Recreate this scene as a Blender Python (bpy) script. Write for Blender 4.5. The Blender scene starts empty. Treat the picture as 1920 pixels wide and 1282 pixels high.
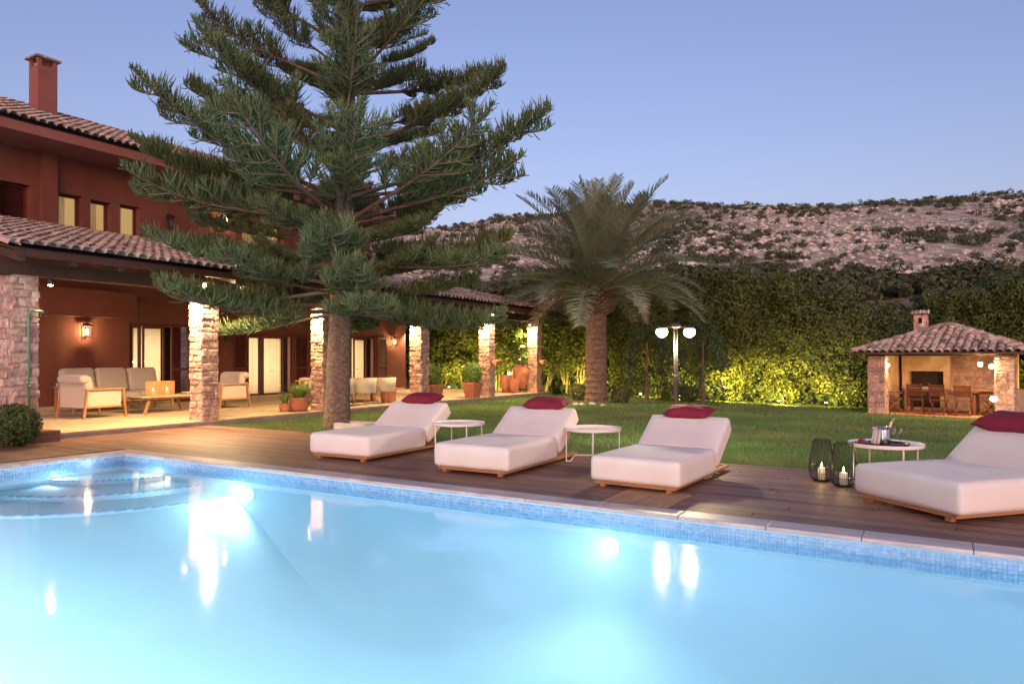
import bpy, bmesh, math, random
import numpy as np
from mathutils import Vector, Matrix, noise, Euler
R = math.radians
random.seed(7); rng = np.random.default_rng(11)
sc = bpy.context.scene
COL = sc.collection
# ------------------------------------------------------------------ camera
cam = bpy.data.cameras.new('camera'); cam_o = bpy.data.objects.new('camera', cam); COL.objects.link(cam_o)
cam.sensor_width = 36; cam.lens = 1340 / 1920 * 36; cam.shift_y = 31 / 1920; cam.clip_end = 3000
cam_o.location = (0, 0, 1.48); cam_o.rotation_euler = (math.pi / 2, 0, R(30.71)); sc.camera = cam_o
FWD = Vector((-.5107, .8597, 0)); RGT = Vector((.8597, .5107, 0))
# ------------------------------------------------------------------ dusk sky and the last glow of the sun
world = bpy.data.worlds.new('World'); sc.world = world; world.use_nodes = True
wn = world.node_tree; bg = wn.nodes['Background']
sky = wn.nodes.new('ShaderNodeTexSky'); sky.sky_type = 'NISHITA'; sky.sun_disc = False
sky.sun_elevation = R(5); sky.sun_rotation = R(149); sky.ozone_density = 2.7; sky.dust_density = 3.0
tint = wn.nodes.new('ShaderNodeMix'); tint.data_type = 'RGBA'; tint.blend_type = 'MULTIPLY'; tint.inputs[0].default_value = 1
tint.inputs[7].default_value = (1.32, .825, .87, 1)          # dusk white balance of the whole sky
wn.links.new(sky.outputs[0], tint.inputs[6]); wn.links.new(tint.outputs[2], bg.inputs[0]); bg.inputs[1].default_value = .15
sun = bpy.data.lights.new('sun', 'SUN'); sun.energy = .42; sun.angle = R(80); sun.color = (.86, .94, 1)
sun_o = bpy.data.objects.new('sun', sun); COL.objects.link(sun_o)
sun_o.rotation_euler = Vector((-.51, .86, -.22)).to_track_quat('-Z', 'Y').to_euler()
vs = sc.view_settings; vs.view_transform = 'Standard'; vs.look = 'None'; vs.exposure = 1.48; vs.gamma = 1; vs.use_curve_mapping = False
cy = sc.cycles; cy.use_denoising = True; cy.max_bounces = 8; cy.transparent_max_bounces = 24; cy.caustics_reflective = True; cy.caustics_refractive = False
cy.sample_clamp_indirect = 4; cy.transmission_bounces = 6; cy.glossy_bounces = 3; cy.diffuse_bounces = 3

# ================================================================== helpers
def rnd(a, b): return random.uniform(a, b)
class MB:
    def __init__(s): s.v = []; s.f = []; s.m = []; s.mi = 0
    def add(s, vs, fs):
        o = len(s.v); s.v += [tuple(p) for p in vs]; s.f += [tuple(i + o for i in f) for f in fs]; s.m += [s.mi] * len(fs); return s
    def box(s, c, sz, rot=None, jit=0):
        P = []
        for x in (-.5, .5):
            for y in (-.5, .5):
                for z in (-.5, .5):
                    p = Vector((x * sz[0] + rnd(-jit, jit), y * sz[1] + rnd(-jit, jit), z * sz[2] + rnd(-jit, jit)))
                    if rot: p.rotate(rot)
                    P.append(p + Vector(c))
        return s.add(P, [(0, 1, 3, 2), (4, 6, 7, 5), (0, 4, 5, 1), (2, 3, 7, 6), (0, 2, 6, 4), (1, 5, 7, 3)])
    def b2(s, x0, x1, y0, y1, z0, z1): return s.box(((x0 + x1) / 2, (y0 + y1) / 2, (z0 + z1) / 2), (x1 - x0, y1 - y0, z1 - z0))
    def beam(s, a, b, w, h, up=(0, 0, 1)):
        a = Vector(a); b = Vector(b); d = (b - a); L = d.length; d.normalize(); u = Vector(up)
        sd = d.cross(u)
        if sd.length < 1e-4: sd = d.cross(Vector((0, 1, 0)))
        sd.normalize(); u = sd.cross(d)
        P = [q + sd * (i * w / 2) + u * (j * h / 2) for q in (a, b) for i, j in ((-1, -1), (1, -1), (1, 1), (-1, 1))]
        return s.add(P, [(3, 2, 1, 0), (4, 5, 6, 7), (0, 1, 5, 4), (1, 2, 6, 5), (2, 3, 7, 6), (3, 0, 4, 7)])
    def tube(s, pts, rad, n=6, cap=True):
        pts = [Vector(p) for p in pts]; V = []; F = []; k = len(pts); ref = None
        if not hasattr(rad, '__len__'): rad = [rad] * k
        for i, p in enumerate(pts):
            d = (pts[min(i + 1, k - 1)] - pts[max(i - 1, 0)]).normalized()
            if ref is None: ref = Vector((1, 0, 0)) if abs(d.x) < .9 else Vector((0, 1, 0))
            a = (ref - d * ref.dot(d)).normalized(); ref = a; b = d.cross(a)
            V += [p + (a * math.cos(t) + b * math.sin(t)) * rad[i] for t in [2 * math.pi * j / n for j in range(n)]]
        for i in range(k - 1):
            for j in range(n): F.append((i * n + j, i * n + (j + 1) % n, (i + 1) * n + (j + 1) % n, (i + 1) * n + j))
        if cap: F += [tuple(range(n))[::-1], tuple((k - 1) * n + j for j in range(n))]
        return s.add(V, F)
    def lathe(s, prof, c=(0, 0, 0), n=16, jit=0, sc_=(1, 1)):
        V = []; F = []; k = len(prof)
        for r, z in prof:
            for j in range(n):
                t = 2 * math.pi * j / n; q = r * (1 + rnd(-jit, jit))
                V.append((c[0] + q * math.cos(t) * sc_[0], c[1] + q * math.sin(t) * sc_[1], c[2] + z))
        for i in range(k - 1):
            for j in range(n): F.append((i * n + j, i * n + (j + 1) % n, (i + 1) * n + (j + 1) % n, (i + 1) * n + j))
        return s.add(V, F)
    def rbox(s, c, sz, r=.04, cuts=7, rot=None, puff=0, fn=None):
        bm = bmesh.new(); bmesh.ops.create_cube(bm, size=2); bmesh.ops.subdivide_edges(bm, edges=bm.edges[:], cuts=cuts, use_grid_fill=True)
        V = []
        for v in bm.verts:
            q = []; e = []
            for i in range(3):
                u = v.co[i]; a = abs(u); sg = 1 if u > 0 else -1; h = sz[i] / 2 - r
                q.append(sg * h * min(a * 2, 1)); e.append(sg * math.tan(max(0, a * 2 - 1) * math.pi / 4))
            e = Vector(e).normalized() * r; p = Vector(q) + e
            if puff: p.z += puff * (1 - v.co.x ** 2) * (1 - v.co.y ** 2) * (1 if v.co.z > 0 else -.3)
            if fn: p = fn(p, v.co)
            if rot: p.rotate(rot)
            V.append(p + Vector(c))
        bm.verts.index_update(); F = [[v.index for v in f.verts] for f in bm.faces]; bm.free()
        return s.add(V, F)
    def mesh(s, name, mats, smooth=False):
        me = bpy.data.meshes.new(name); me.from_pydata(s.v, [], s.f)
        mats = mats if isinstance(mats, (list, tuple)) else [mats]
        for m in mats: me.materials.append(m)
        if len(mats) > 1: me.polygons.foreach_set('material_index', s.m)
        if smooth: me.polygons.foreach_set('use_smooth', [True] * len(s.f))
        me.update(); return me
    def build(s, name, mats, parent=None, loc=(0, 0, 0), rot=(0, 0, 0), smooth=False):
        return put(name, s.mesh(name, mats, smooth), parent, loc, rot)
def put(name, me, parent=None, loc=(0, 0, 0), rot=(0, 0, 0), scale=None):
    o = bpy.data.objects.new(name, me); COL.objects.link(o); o.location = loc; o.rotation_euler = rot
    if scale is not None: o.scale = scale if hasattr(scale, '__len__') else (scale,) * 3
    if parent: o.parent = parent
    return o
def tag(o, label=None, cat=None, group=None, kind=None):
    for k, v in (('label', label), ('category', cat), ('group', group), ('kind', kind)):
        if v: o[k] = v
    return o
def thing(name, label, cat, loc=(0, 0, 0), rz=0, group=None):
    return tag(put(name, None, None, loc, (0, 0, rz)), label, cat, group)
def copy_tree(o, parent=None):
    c = o.copy(); COL.objects.link(c); c.parent = parent
    for ch in list(o.children): copy_tree(ch, c)
    return c
def np_mesh(name, V, F, mats, mi=None, smooth=False):
    me = bpy.data.meshes.new(name); V = np.asarray(V, np.float32); F = np.asarray(F, np.int32); k = F.shape[1]
    me.vertices.add(len(V)); me.vertices.foreach_set('co', V.ravel())
    me.loops.add(F.size); me.loops.foreach_set('vertex_index', F.ravel())
    me.polygons.add(len(F)); me.polygons.foreach_set('loop_start', np.arange(0, F.size, k, dtype=np.int32))
    me.polygons.foreach_set('loop_total', np.full(len(F), k, np.int32))
    for m in (mats if isinstance(mats, (list, tuple)) else [mats]): me.materials.append(m)
    if mi is not None: me.polygons.foreach_set('material_index', np.asarray(mi, np.int32))
    if smooth: me.polygons.foreach_set('use_smooth', np.ones(len(F), bool))
    me.update(calc_edges=True); return me
def unit(a): return a / np.maximum(np.linalg.norm(a, axis=-1, keepdims=True), 1e-9)
def leaf_mesh(name, P, N, size, mat, asp=.5, jit=.6, var=.35):
    """one folded quad leaf at every point P, facing roughly N"""
    n = len(P); N = unit(N + rng.normal(0, jit, (n, 3))); T = unit(np.cross(N, rng.normal(0, 1, (n, 3)))); B = np.cross(N, T)
    L = (size * rng.uniform(1 - var, 1 + var, n))[:, None]
    V = np.stack([P - T * L * .5, P + B * L * asp * .5 - N * L * .06, P + T * L * .5, P - B * L * asp * .5 - N * L * .06], 1).reshape(-1, 3)
    F = np.arange(4 * n).reshape(n, 4)
    return np_mesh(name, V, F, mat)
def clump_points(centers, radii, per, squash=.8, inner=.35):
    n = len(centers) * per; C = np.repeat(centers, per, 0); Rr = np.repeat(radii, per)[:, None]
    D = unit(rng.normal(0, 1, (n, 3))); q = rng.uniform(inner, 1, (n, 1)) ** .6
    return C + D * Rr * q * np.array([1, 1, squash]), D
# ------------------------------------------------------------------ materials
MATS = {}
def mat(name, c1, c2=None, rough=.65, nscale=4, nvar=.25, bump=0, bscale=30, metal=0, spec=.4, stretch=None, transl=0, emit=0, ecol=None, c3=None, c3scale=1.2, c3amt=.5, sheen=0):
    m = bpy.data.materials.new(name); m.use_nodes = True; nt = m.node_tree; N = nt.nodes; L = nt.links; p = N['Principled BSDF']
    def node(t, **k):
        q = N.new(t)
        for a, b in k.items(): setattr(q, a, b)
        return q
    geo = node('ShaderNodeNewGeometry'); oi = node('ShaderNodeObjectInfo')
    mp = node('ShaderNodeMapping'); mp.inputs['Scale'].default_value = stretch or (1, 1, 1); L.new(geo.outputs['Position'], mp.inputs[0])
    add = node('ShaderNodeMath', operation='ADD'); L.new(oi.outputs['Random'], add.inputs[0]); L.new(geo.outputs['Random Per Island'], add.inputs[1])
    fr = node('ShaderNodeMath', operation='FRACT'); L.new(add.outputs[0], fr.inputs[0])
    mx = node('ShaderNodeMix', data_type='RGBA'); mx.inputs[6].default_value = (*c1, 1); mx.inputs[7].default_value = (*(c2 or c1), 1); L.new(fr.outputs[0], mx.inputs[0]); out = mx.outputs[2]
    if c3:
        n3 = node('ShaderNodeTexNoise'); n3.inputs['Scale'].default_value = c3scale; n3.inputs['Detail'].default_value = 5; L.new(mp.outputs[0], n3.inputs[0])
        rp = node('ShaderNodeValToRGB'); rp.color_ramp.elements[0].position = .5 - .06; rp.color_ramp.elements[1].position = .62; L.new(n3.outputs[0], rp.inputs[0])
        sm = node('ShaderNodeMath', operation='MULTIPLY'); sm.inputs[1].default_value = c3amt; L.new(rp.outputs[0], sm.inputs[0])
        m3 = node('ShaderNodeMix', data_type='RGBA'); m3.inputs[7].default_value = (*c3, 1); L.new(out, m3.inputs[6]); L.new(sm.outputs[0], m3.inputs[0]); out = m3.outputs[2]
    ns = node('ShaderNodeTexNoise'); ns.inputs['Scale'].default_value = nscale; ns.inputs['Detail'].default_value = 4; L.new(mp.outputs[0], ns.inputs[0])
    mr = node('ShaderNodeMapRange'); mr.inputs[1].default_value = .25; mr.inputs[2].default_value = .75; mr.inputs[3].default_value = 1 - nvar; mr.inputs[4].default_value = 1 + nvar; L.new(ns.outputs[0], mr.inputs[0])
    ml = node('ShaderNodeVectorMath', operation='MULTIPLY'); L.new(out, ml.inputs[0]); L.new(mr.outputs[0], ml.inputs[1]); out = ml.outputs[0]
    L.new(out, p.inputs['Base Color']); p.inputs['Roughness'].default_value = rough; p.inputs['Metallic'].default_value = metal; p.inputs['Specular IOR Level'].default_value = spec
    if sheen: p.inputs['Sheen Weight'].default_value = sheen
    if bump:
        bn = node('ShaderNodeTexNoise'); bn.inputs['Scale'].default_value = bscale; bn.inputs['Detail'].default_value = 5; L.new(mp.outputs[0], bn.inputs[0])
        bp = node('ShaderNodeBump'); bp.inputs['Strength'].default_value = min(1, bump); bp.inputs['Distance'].default_value = .02 * max(1, bump); L.new(bn.outputs[0], bp.inputs['Height']); L.new(bp.outputs[0], p.inputs['Normal'])
    if emit: p.inputs['Emission Color'].default_value = (*(ecol or c1), 1); p.inputs['Emission Strength'].default_value = emit
    if transl:
        tr = node('ShaderNodeBsdfTranslucent'); L.new(out, tr.inputs[0]); ms = node('ShaderNodeMixShader'); ms.inputs[0].default_value = transl
        L.new(p.outputs[0], ms.inputs[1]); L.new(tr.outputs[0], ms.inputs[2]); L.new(ms.outputs[0], N['Material Output'].inputs[0])
    MATS[name] = m; return m
def glow(name, col, strength):
    m = bpy.data.materials.new(name); m.use_nodes = True; nt = m.node_tree; nt.nodes.clear()
    e = nt.nodes.new('ShaderNodeEmission'); e.inputs[0].default_value = (*col, 1); e.inputs[1].default_value = strength
    o = nt.nodes.new('ShaderNodeOutputMaterial'); nt.links.new(e.outputs[0], o.inputs[0]); return m
def thin_glass(name, col=(1, 1, 1), ior=1.5, rough=.02):
    m = bpy.data.materials.new(name); m.use_nodes = True; nt = m.node_tree; nt.nodes.clear()
    t = nt.nodes.new('ShaderNodeBsdfTransparent'); t.inputs[0].default_value = (*col, 1); g = nt.nodes.new('ShaderNodeBsdfGlossy'); g.inputs['Roughness'].default_value = rough
    lw = nt.nodes.new('ShaderNodeLayerWeight'); lw.inputs[0].default_value = .5; pw = nt.nodes.new('ShaderNodeMath'); pw.operation = 'POWER'; pw.inputs[1].default_value = 4.5; nt.links.new(lw.outputs['Facing'], pw.inputs[0])
    f = nt.nodes.new('ShaderNodeMath'); f.operation = 'MULTIPLY_ADD'; f.inputs[1].default_value = .85; f.inputs[2].default_value = .035; nt.links.new(pw.outputs[0], f.inputs[0]); mx = nt.nodes.new('ShaderNodeMixShader'); o = nt.nodes.new('ShaderNodeOutputMaterial')
    nt.links.new(f.outputs[0], mx.inputs[0]); nt.links.new(t.outputs[0], mx.inputs[1]); nt.links.new(g.outputs[0], mx.inputs[2]); nt.links.new(mx.outputs[0], o.inputs[0]); return m
WARM = (1, .62, .25); WARM2 = (1, .74, .42)
m_ipe = mat('ipe boards', (.215, .105, .075), (.105, .052, .040), rough=.5, nscale=3, nvar=.4, stretch=(.8, 22, 22), bump=.25, bscale=6, c3=(.30, .18, .13), c3scale=.5, c3amt=.3)
m_hatch = mat('pale hatch boards', (.42, .24, .12), (.36, .20, .10), rough=.6, nscale=3, nvar=.3, stretch=(12, .8, 12))
m_dark = mat('dark gap', (.02, .015, .012), rough=.9)
m_marble = mat('coping marble', (.50, .47, .48), (.42, .40, .42), rough=.4, nscale=3, nvar=.25, c3=(.40, .30, .27), c3scale=3.5, c3amt=.45, stretch=(1, 2.5, 1))
m_pool = mat('pool plaster', (.42, .73, .93), rough=.8, nscale=1.2, nvar=.05, spec=.2)
m_mosaic = mat('mosaic', (.15, .38, .67), (.30, .54, .80), rough=.25, nvar=.1, spec=.6)
m_step = mat('pool step edge', (.12, .34, .62), rough=.5)
m_slab = mat('paving stone', (.50, .40, .28), (.42, .33, .23), rough=.75, nscale=5, nvar=.25, bump=.2, bscale=25)
m_kerb = mat('concrete edge', (.26, .23, .22), rough=.9, nscale=4, nvar=.3, bump=.4)
m_wall = mat('terracotta plaster', (.165, .064, .049), rough=.85, nscale=1.6, nvar=.2, bump=.25, bscale=60, c3=(.15, .045, .038), c3scale=.7, c3amt=.5, stretch=(1, 1, .45))
m_fascia = mat('fascia plaster', (.26, .095, .078), rough=.8, nscale=1.5, nvar=.22, c3=(.18, .08, .07), c3scale=1.5, c3amt=.5)
m_stone = mat('rubble stone', (.47, .29, .23), (.27, .19, .18), rough=.9, nscale=14, nvar=.4, bump=1, bscale=28, c3=(.62, .50, .42), c3scale=5, c3amt=.55)
m_mortar = mat('mortar', (.30, .22, .19), rough=.95, nscale=12, nvar=.3, bump=1, bscale=30)
m_tile = mat('roof tile', (.45, .32, .25), (.23, .175, .15), rough=.85, nscale=5, nvar=.35, bump=.4, bscale=30, c3=(.60, .51, .45), c3scale=3, c3amt=.6)
m_tile_old = mat('weathered roof tile', (.44, .32, .26), (.10, .085, .085), rough=.9, nscale=6, nvar=.4, bump=.5, bscale=30, c3=(.66, .57, .49), c3scale=4, c3amt=.6)
m_under = mat('roof underlay', (.10, .06, .05), rough=.9)
m_timber = mat('dark timber', (.062, .030, .022), (.045, .022, .016), rough=.7, nscale=4, nvar=.35, stretch=(3, 3, 3), bump=.3)
m_shutter = mat('shutter paint', (.105, .028, .026), rough=.5, nvar=.1)
m_curtain = mat('self-lit curtain', (.72, .62, .48), rough=.9, nvar=.06, emit=.05, ecol=(1, .64, .30), transl=.6)  # weak emission paints in lamplight coming through the cloth
m_room_glow = glow('room glow sheet', (1, .60, .20), .20)  # glowing sheet set behind the panes in place of a lamplit room
m_glass = thin_glass('window glass')
m_teak = mat('teak', (.38, .20, .085), (.32, .165, .07), rough=.55, nscale=5, nvar=.25, stretch=(2, 2, 9))
m_canvas = mat('grey canvas', (.46, .40, .36), rough=.9, nscale=60, nvar=.08, bump=.2, bscale=300)
m_cush = mat('grey cushion', (.40, .37, .36), rough=.95, nscale=50, nvar=.08, bump=.2, bscale=250, sheen=.2)
m_white = mat('ivory upholstery', (.67, .64, .615), rough=.85, nscale=2.5, nvar=.06, bump=.3, bscale=5, sheen=.15)
m_red = mat('crimson fabric', (.17, .008, .028), rough=.8, nscale=9, nvar=.2, bump=.3, bscale=22)
m_tab = mat('white metal', (.74, .71, .70), rough=.35, nvar=.03)
m_black = mat('black wire', (.012, .012, .013), rough=.45, nvar=.05)
m_iron = mat('dark iron', (.035, .032, .033), rough=.5, nvar=.15)
m_post = mat('grey post', (.03, .027, .03), rough=.45, nvar=.1)
m_wax = mat('candle wax', (.80, .74, .70), rough=.5, emit=.10, ecol=(1, .6, .3))
m_flame = glow('flame', (1, .62, .20), 14)
m_bulb = glow('bulb', (1, .66, .30), 40)
m_bulb2 = glow('lamp globe', (1, .66, .30), 14)
m_terra = mat('terracotta pot', (.46, .20, .115), (.38, .15, .09), rough=.8, nscale=6, nvar=.25, bump=.3)
m_steel = mat('polished steel', (.62, .62, .64), rough=.16, metal=1, nvar=.03)
m_clear = thin_glass('wine glass', (.93, .96, .97), 1.6)
m_bottle = mat('bottle foil', (.55, .45, .28), rough=.3, metal=.6)
m_grape = mat('grapes', (.14, .015, .035), (.20, .03, .06), rough=.3)
m_tray = mat('dark tray', (.025, .018, .018), rough=.4)
m_cloth = mat('striped napkin', (.55, .47, .42), rough=.9, nscale=3, nvar=.2, stretch=(30, 30, .2))
m_rattan = mat('woven rattan', (.42, .20, .09), rough=.8, nvar=.2, emit=.10, ecol=(1, .42, .14))  # faint emission puts candle glow into the cane colour
m_bark = mat('pine bark', (.14, .105, .088), rough=.95, nscale=16, nvar=.5, bump=2.5, bscale=26, stretch=(1, 1, 1.6), c3=(.27, .21, .17), c3scale=9, c3amt=.4)
m_limb = mat('pine limb bark', (.115, .085, .068), rough=.95, nscale=10, nvar=.35, bump=.6)
m_needle = mat('pine needles', (.064, .104, .044), (.095, .135, .052), rough=.6, nscale=.8, nvar=.3, transl=.12)
m_needle_tip = mat('young pine needles', (.125, .185, .07), (.11, .165, .065), rough=.6, nscale=.8, nvar=.3, transl=.15)
m_dead = mat('dead twigs', (.22, .13, .09), rough=.9)
m_palmt = mat('palm trunk', (.185, .13, .098), (.13, .092, .075), rough=.95, nscale=9, nvar=.4, bump=1, bscale=20)
m_frond = mat('palm leaf', (.15, .20, .12), (.24, .27, .18), rough=.5, nscale=1, nvar=.3, transl=.2)
m_frond_dry = mat('dry palm leaf', (.22, .17, .10), (.15, .13, .08), rough=.7, transl=.15)
m_hedge = mat('hedge leaf', (.072, .105, .026), (.125, .150, .04), rough=.5, nscale=.5, nvar=.4, transl=.25)
m_hedge2 = mat('olive leaf', (.085, .115, .045), (.12, .14, .06), rough=.55, nscale=.5, nvar=.4, transl=.25)
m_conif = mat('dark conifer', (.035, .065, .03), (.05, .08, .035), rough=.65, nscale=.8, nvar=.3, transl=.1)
m_stem = mat('pale stems', (.30, .24, .15), rough=.9, nscale=5, nvar=.3)
m_box = mat('boxwood leaf', (.05, .085, .025), (.085, .12, .035), rough=.5, nscale=4, nvar=.3, transl=.2)
m_plant = mat('fresh leaf', (.10, .20, .04), (.13, .23, .06), rough=.45, nvar=.2, transl=.25)
m_shrub = mat('maquis shrub', (.055, .075, .035), (.085, .095, .05), rough=.8, nscale=.3, nvar=.3, transl=.1)
m_grass = mat('grass blades', (.115, .23, .065), (.165, .28, .09), rough=.6, nscale=.5, nvar=.35, transl=.25, c3=(.22, .22, .09), c3scale=.35, c3amt=.55)
m_soil = mat('lawn soil', (.07, .12, .035), rough=.95, nscale=1.5, nvar=.4, bump=.6, bscale=60)
m_earth = mat('dry earth', (.22, .16, .11), rough=.95, nscale=.3, nvar=.3, bump=.5)
m_rock = mat('hillside rock', (.60, .57, .53), (.32, .30, .27), rough=.95, nscale=.6, nvar=.25, bump=.5, bscale=2)
m_pale = mat('white pebble', (.62, .58, .55), rough=.8)
m_chfur = mat('stained chair wood', (.14, .055, .032), (.11, .042, .026), rough=.5, nvar=.2)
m_hill = mat('hillside ground', (.255, .215, .165), rough=1, nscale=.5, nvar=.4, bump=1, bscale=1.2, c3=(.46, .425, .38), c3scale=.3, c3amt=.8)
m_cream = mat('tub chair fabric', (.42, .42, .37), rough=.9, nscale=40, nvar=.06)
m_green = mat('green hose', (.05, .22, .14), rough=.4)
m_fire = mat('sooty brick', (.03, .02, .018), rough=.95, nvar=.3)
m_gplast = mat('gazebo plaster', (.44, .30, .18), rough=.9, nscale=3, nvar=.3, bump=.5, bscale=12, c3=(.55, .42, .28), c3scale=2, c3amt=.5)

def light(name, kind, loc, W, col, parent=None, radius=.04, target=None, angle=90, blend=.6, size=None):
    l = bpy.data.lights.new(name, kind); l.energy = W; l.color = col
    if kind == 'AREA': l.size = size[0]; l.shape = 'RECTANGLE'; l.size_y = size[1]
    else: l.shadow_soft_size = radius
    if kind == 'SPOT': l.spot_size = R(angle); l.spot_blend = blend
    o = bpy.data.objects.new(name, l); COL.objects.link(o); o.location = loc
    if target is not None: o.rotation_euler = (Vector(target) - Vector(loc)).to_track_quat('-Z', 'Y').to_euler()
    if parent: o.parent = parent
    return o

# ================================================================== setting: ground, hill, lawn
def lawn_z(x, y):
    t = min(1, max(0, (y - 10.25) / 16)); s = min(1, max(0, (x + 13.7) / 10)); return -.06 - .30 * t * s
b = MB()
for x0, x1, y0, y1 in ((-900, -11.35, -900, 900), (4.6, 900, -900, 900), (-11.35, 4.6, -900, .05), (-11.35, 4.6, 6.9, 900)):
    b.add([(x0, y0, -.75), (x1, y0, -.75), (x1, y1, -.75), (x0, y1, -.75)], [(0, 1, 2, 3)])
tag(b.build('ground', m_earth), kind='structure')
b = MB(); nx, ny = 44, 26; xs = np.linspace(-13.95, 26, nx); ys = np.linspace(10.22, 36, ny)
b.add([(x, y, lawn_z(x, y)) for y in ys for x in xs], [(j * nx + i, j * nx + i + 1, (j + 1) * nx + i + 1, (j + 1) * nx + i) for j in range(ny - 1) for i in range(nx - 1)])
lawn = tag(b.build('lawn', m_soil, smooth=True), kind='structure')
# grass blades: density falls with distance
Pg = []
for y0, y1, dens in ((10.3, 13, 1500), (13, 17, 800), (17, 22, 420), (22, 29, 240)):
    n = int((y1 - y0) * 20 * dens); X = rng.uniform(-13.9, 6.1, n); Y = rng.uniform(y0, y1, n)
    d = X * FWD.x + Y * FWD.y; r = X * RGT.x + Y * RGT.y; k = (np.abs(r) < d * .76) ; Pg.append(np.stack([X[k], Y[k], d[k]], 1))
Pg = np.concatenate(Pg); n = len(Pg)
t = np.clip((Pg[:, 1] - 10.25) / 16, 0, 1); s_ = np.clip((Pg[:, 0] + 13.7) / 10, 0, 1); Z = -.06 - .30 * t * s_
hgt = rng.uniform(.03, .065, n) * (1 + .25 * np.sin(Pg[:, 0] * 1.7) * np.cos(Pg[:, 1] * 1.3)); wd = .0035 + .0009 * (Pg[:, 2] - 9); a = rng.uniform(0, 2 * np.pi, n)
base = np.stack([Pg[:, 0], Pg[:, 1], Z], 1); sd = np.stack([np.cos(a), np.sin(a), 0 * a], 1) * wd[:, None]; ln = rng.normal(0, .35, (n, 2)) * hgt[:, None]
V = np.stack([base - sd, base + sd, base + np.concatenate([ln, hgt[:, None]], 1)], 1).reshape(-1, 3)
tag(put('grass', np_mesh('grass', V, np.arange(3 * n).reshape(n, 3), m_grass)), 'short mown green grass covering the lawn', 'grass', kind='stuff')

# hill
RP = [(-2600, 430), (600, 432), (850, 424), (960, 402), (1100, 396), (1300, 384), (1400, 383), (1500, 389), (1580, 388), (1660, 379), (1750, 372), (1840, 365), (1920, 358), (2600, 330), (4200, 330)]
def ridge(a):
    px = 960 + a * 1340; return float(np.interp(px, [p for p, _ in RP], [1.48 + (672 - y) / 1340 * 230 for _, y in RP]))
def hill_z(d, r):
    t = (d - 62) / 168; zr = ridge(r / d if d > 1 else 0)
    h = -.8 + (zr + .8) * (max(0, t) ** 1.05 if t < 1 else 1 - (t - 1) * .25)
    p = Vector((r * .02, d * .02, 3.1)); k = min(1, max(0, t * 3))
    return h + k * (2.6 * noise.noise(p) + 1.1 * noise.noise(p * 4) + .45 * abs(noise.noise(p * 14)) - .3)
b = MB(); ds = np.concatenate([np.linspace(62, 240, 110), np.linspace(250, 420, 10)]); aa = np.linspace(-.95, 1.25, 230)
VV = []
for d in ds:
    for a_ in aa:
        r = a_ * d; VV.append((FWD * d + RGT * r) + Vector((0, 0, hill_z(d, r))))
na = len(aa)
b.add(VV, [(j * na + i, j * na + i + 1, (j + 1) * na + i + 1, (j + 1) * na + i) for j in range(len(ds) - 1) for i in range(na - 1)])
tag(b.build('hill', m_hill, smooth=False), kind='structure')
# rocks lying on the hill
ico = [(0, 0, 1), (.9, 0, .3), (.2, .9, .3), (-.8, .5, .3), (-.7, -.6, .2), (.3, -.9, .3), (0, 0, -.6)]
icf = [(0, 1, 2), (0, 2, 3), (0, 3, 4), (0, 4, 5), (0, 5, 1), (6, 2, 1), (6, 3, 2), (6, 4, 3), (6, 5, 4), (6, 1, 5)]
V = []; F = []
for i in range(11000):
    d = rnd(85, 232); a_ = rnd(-.15, .78); r = a_ * d
    if noise.noise(Vector((r * .03, d * .03, 9))) < rnd(-.35, .15): continue
    s = rnd(.2, .75) * (1 if random.random() < .9 else 1.7); c = FWD * d + RGT * r + Vector((0, 0, hill_z(d, r))); q = rnd(0, 6.3); o = len(V)
    for x, y, z in ico: V.append((c.x + s * (x * math.cos(q) - y * math.sin(q)) * rnd(.8, 1.3), c.y + s * (x * math.sin(q) + y * math.cos(q)) * rnd(.8, 1.3), c.z + s * z * .8))
    F += [tuple(k + o for k in f) for f in icf]
tag(put('rocks', np_mesh('rocks', V, F, m_rock)), 'pale rocks scattered over the hillside', 'rocks', kind='stuff')
SHM = []
for k in range(5):
    c = rng.normal(0, .45, (7, 3)) * [1, 1, .35] + [0, 0, .45]; P, N = clump_points(c, rng.uniform(.3, .55, 7), 60, .75)
    SHM.append(leaf_mesh('hill_shrub_leaves', P, N, .24, m_shrub, .6))
spots = []
for i in range(3400):
    d = rnd(80, 236); a_ = rnd(-.12, .74); r = a_ * d; dens = .28 + .5 * noise.noise(Vector((r * .035, d * .03, 1))) + (.75 if d > 212 else 0) + (.25 if d < 110 else 0)
    if random.random() < dens: spots.append((d, r))
spots = spots[:1300]
for i, (d, r) in enumerate(sorted(spots)[:300]):
    s = rnd(1.1, 2.9) * (1.3 if d < 140 else 1); o = put('hillside_shrub', SHM[i % 5], None, FWD * d + RGT * r + Vector((0, 0, hill_z(d, r) - .1)), (0, 0, rnd(0, 6.3)), (s * rnd(.9, 1.4), s * rnd(.9, 1.4), s * rnd(.6, .95)))
    tag(o, 'dark grey green shrub growing between rocks on the hillside', 'shrub', 'shrubs dotted over the rocky hillside')
V = []; N = []
for d, r in sorted(spots)[300:]:
    s = rnd(.8, 1.7); c = np.array(FWD * d + RGT * r + Vector((0, 0, hill_z(d, r)))); P, q = clump_points(rng.normal(0, .5, (4, 3)) * s * [1, 1, .3] + c + [0, 0, .4 * s], np.full(4, .55 * s), 30); V.append(P); N.append(q)
tag(put('far_scrub', leaf_mesh('far_scrub', np.concatenate(V), np.concatenate(N), .42, m_shrub, .6)), 'belt of low scrub along the crest of the hill', 'scrub', kind='stuff')

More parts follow.
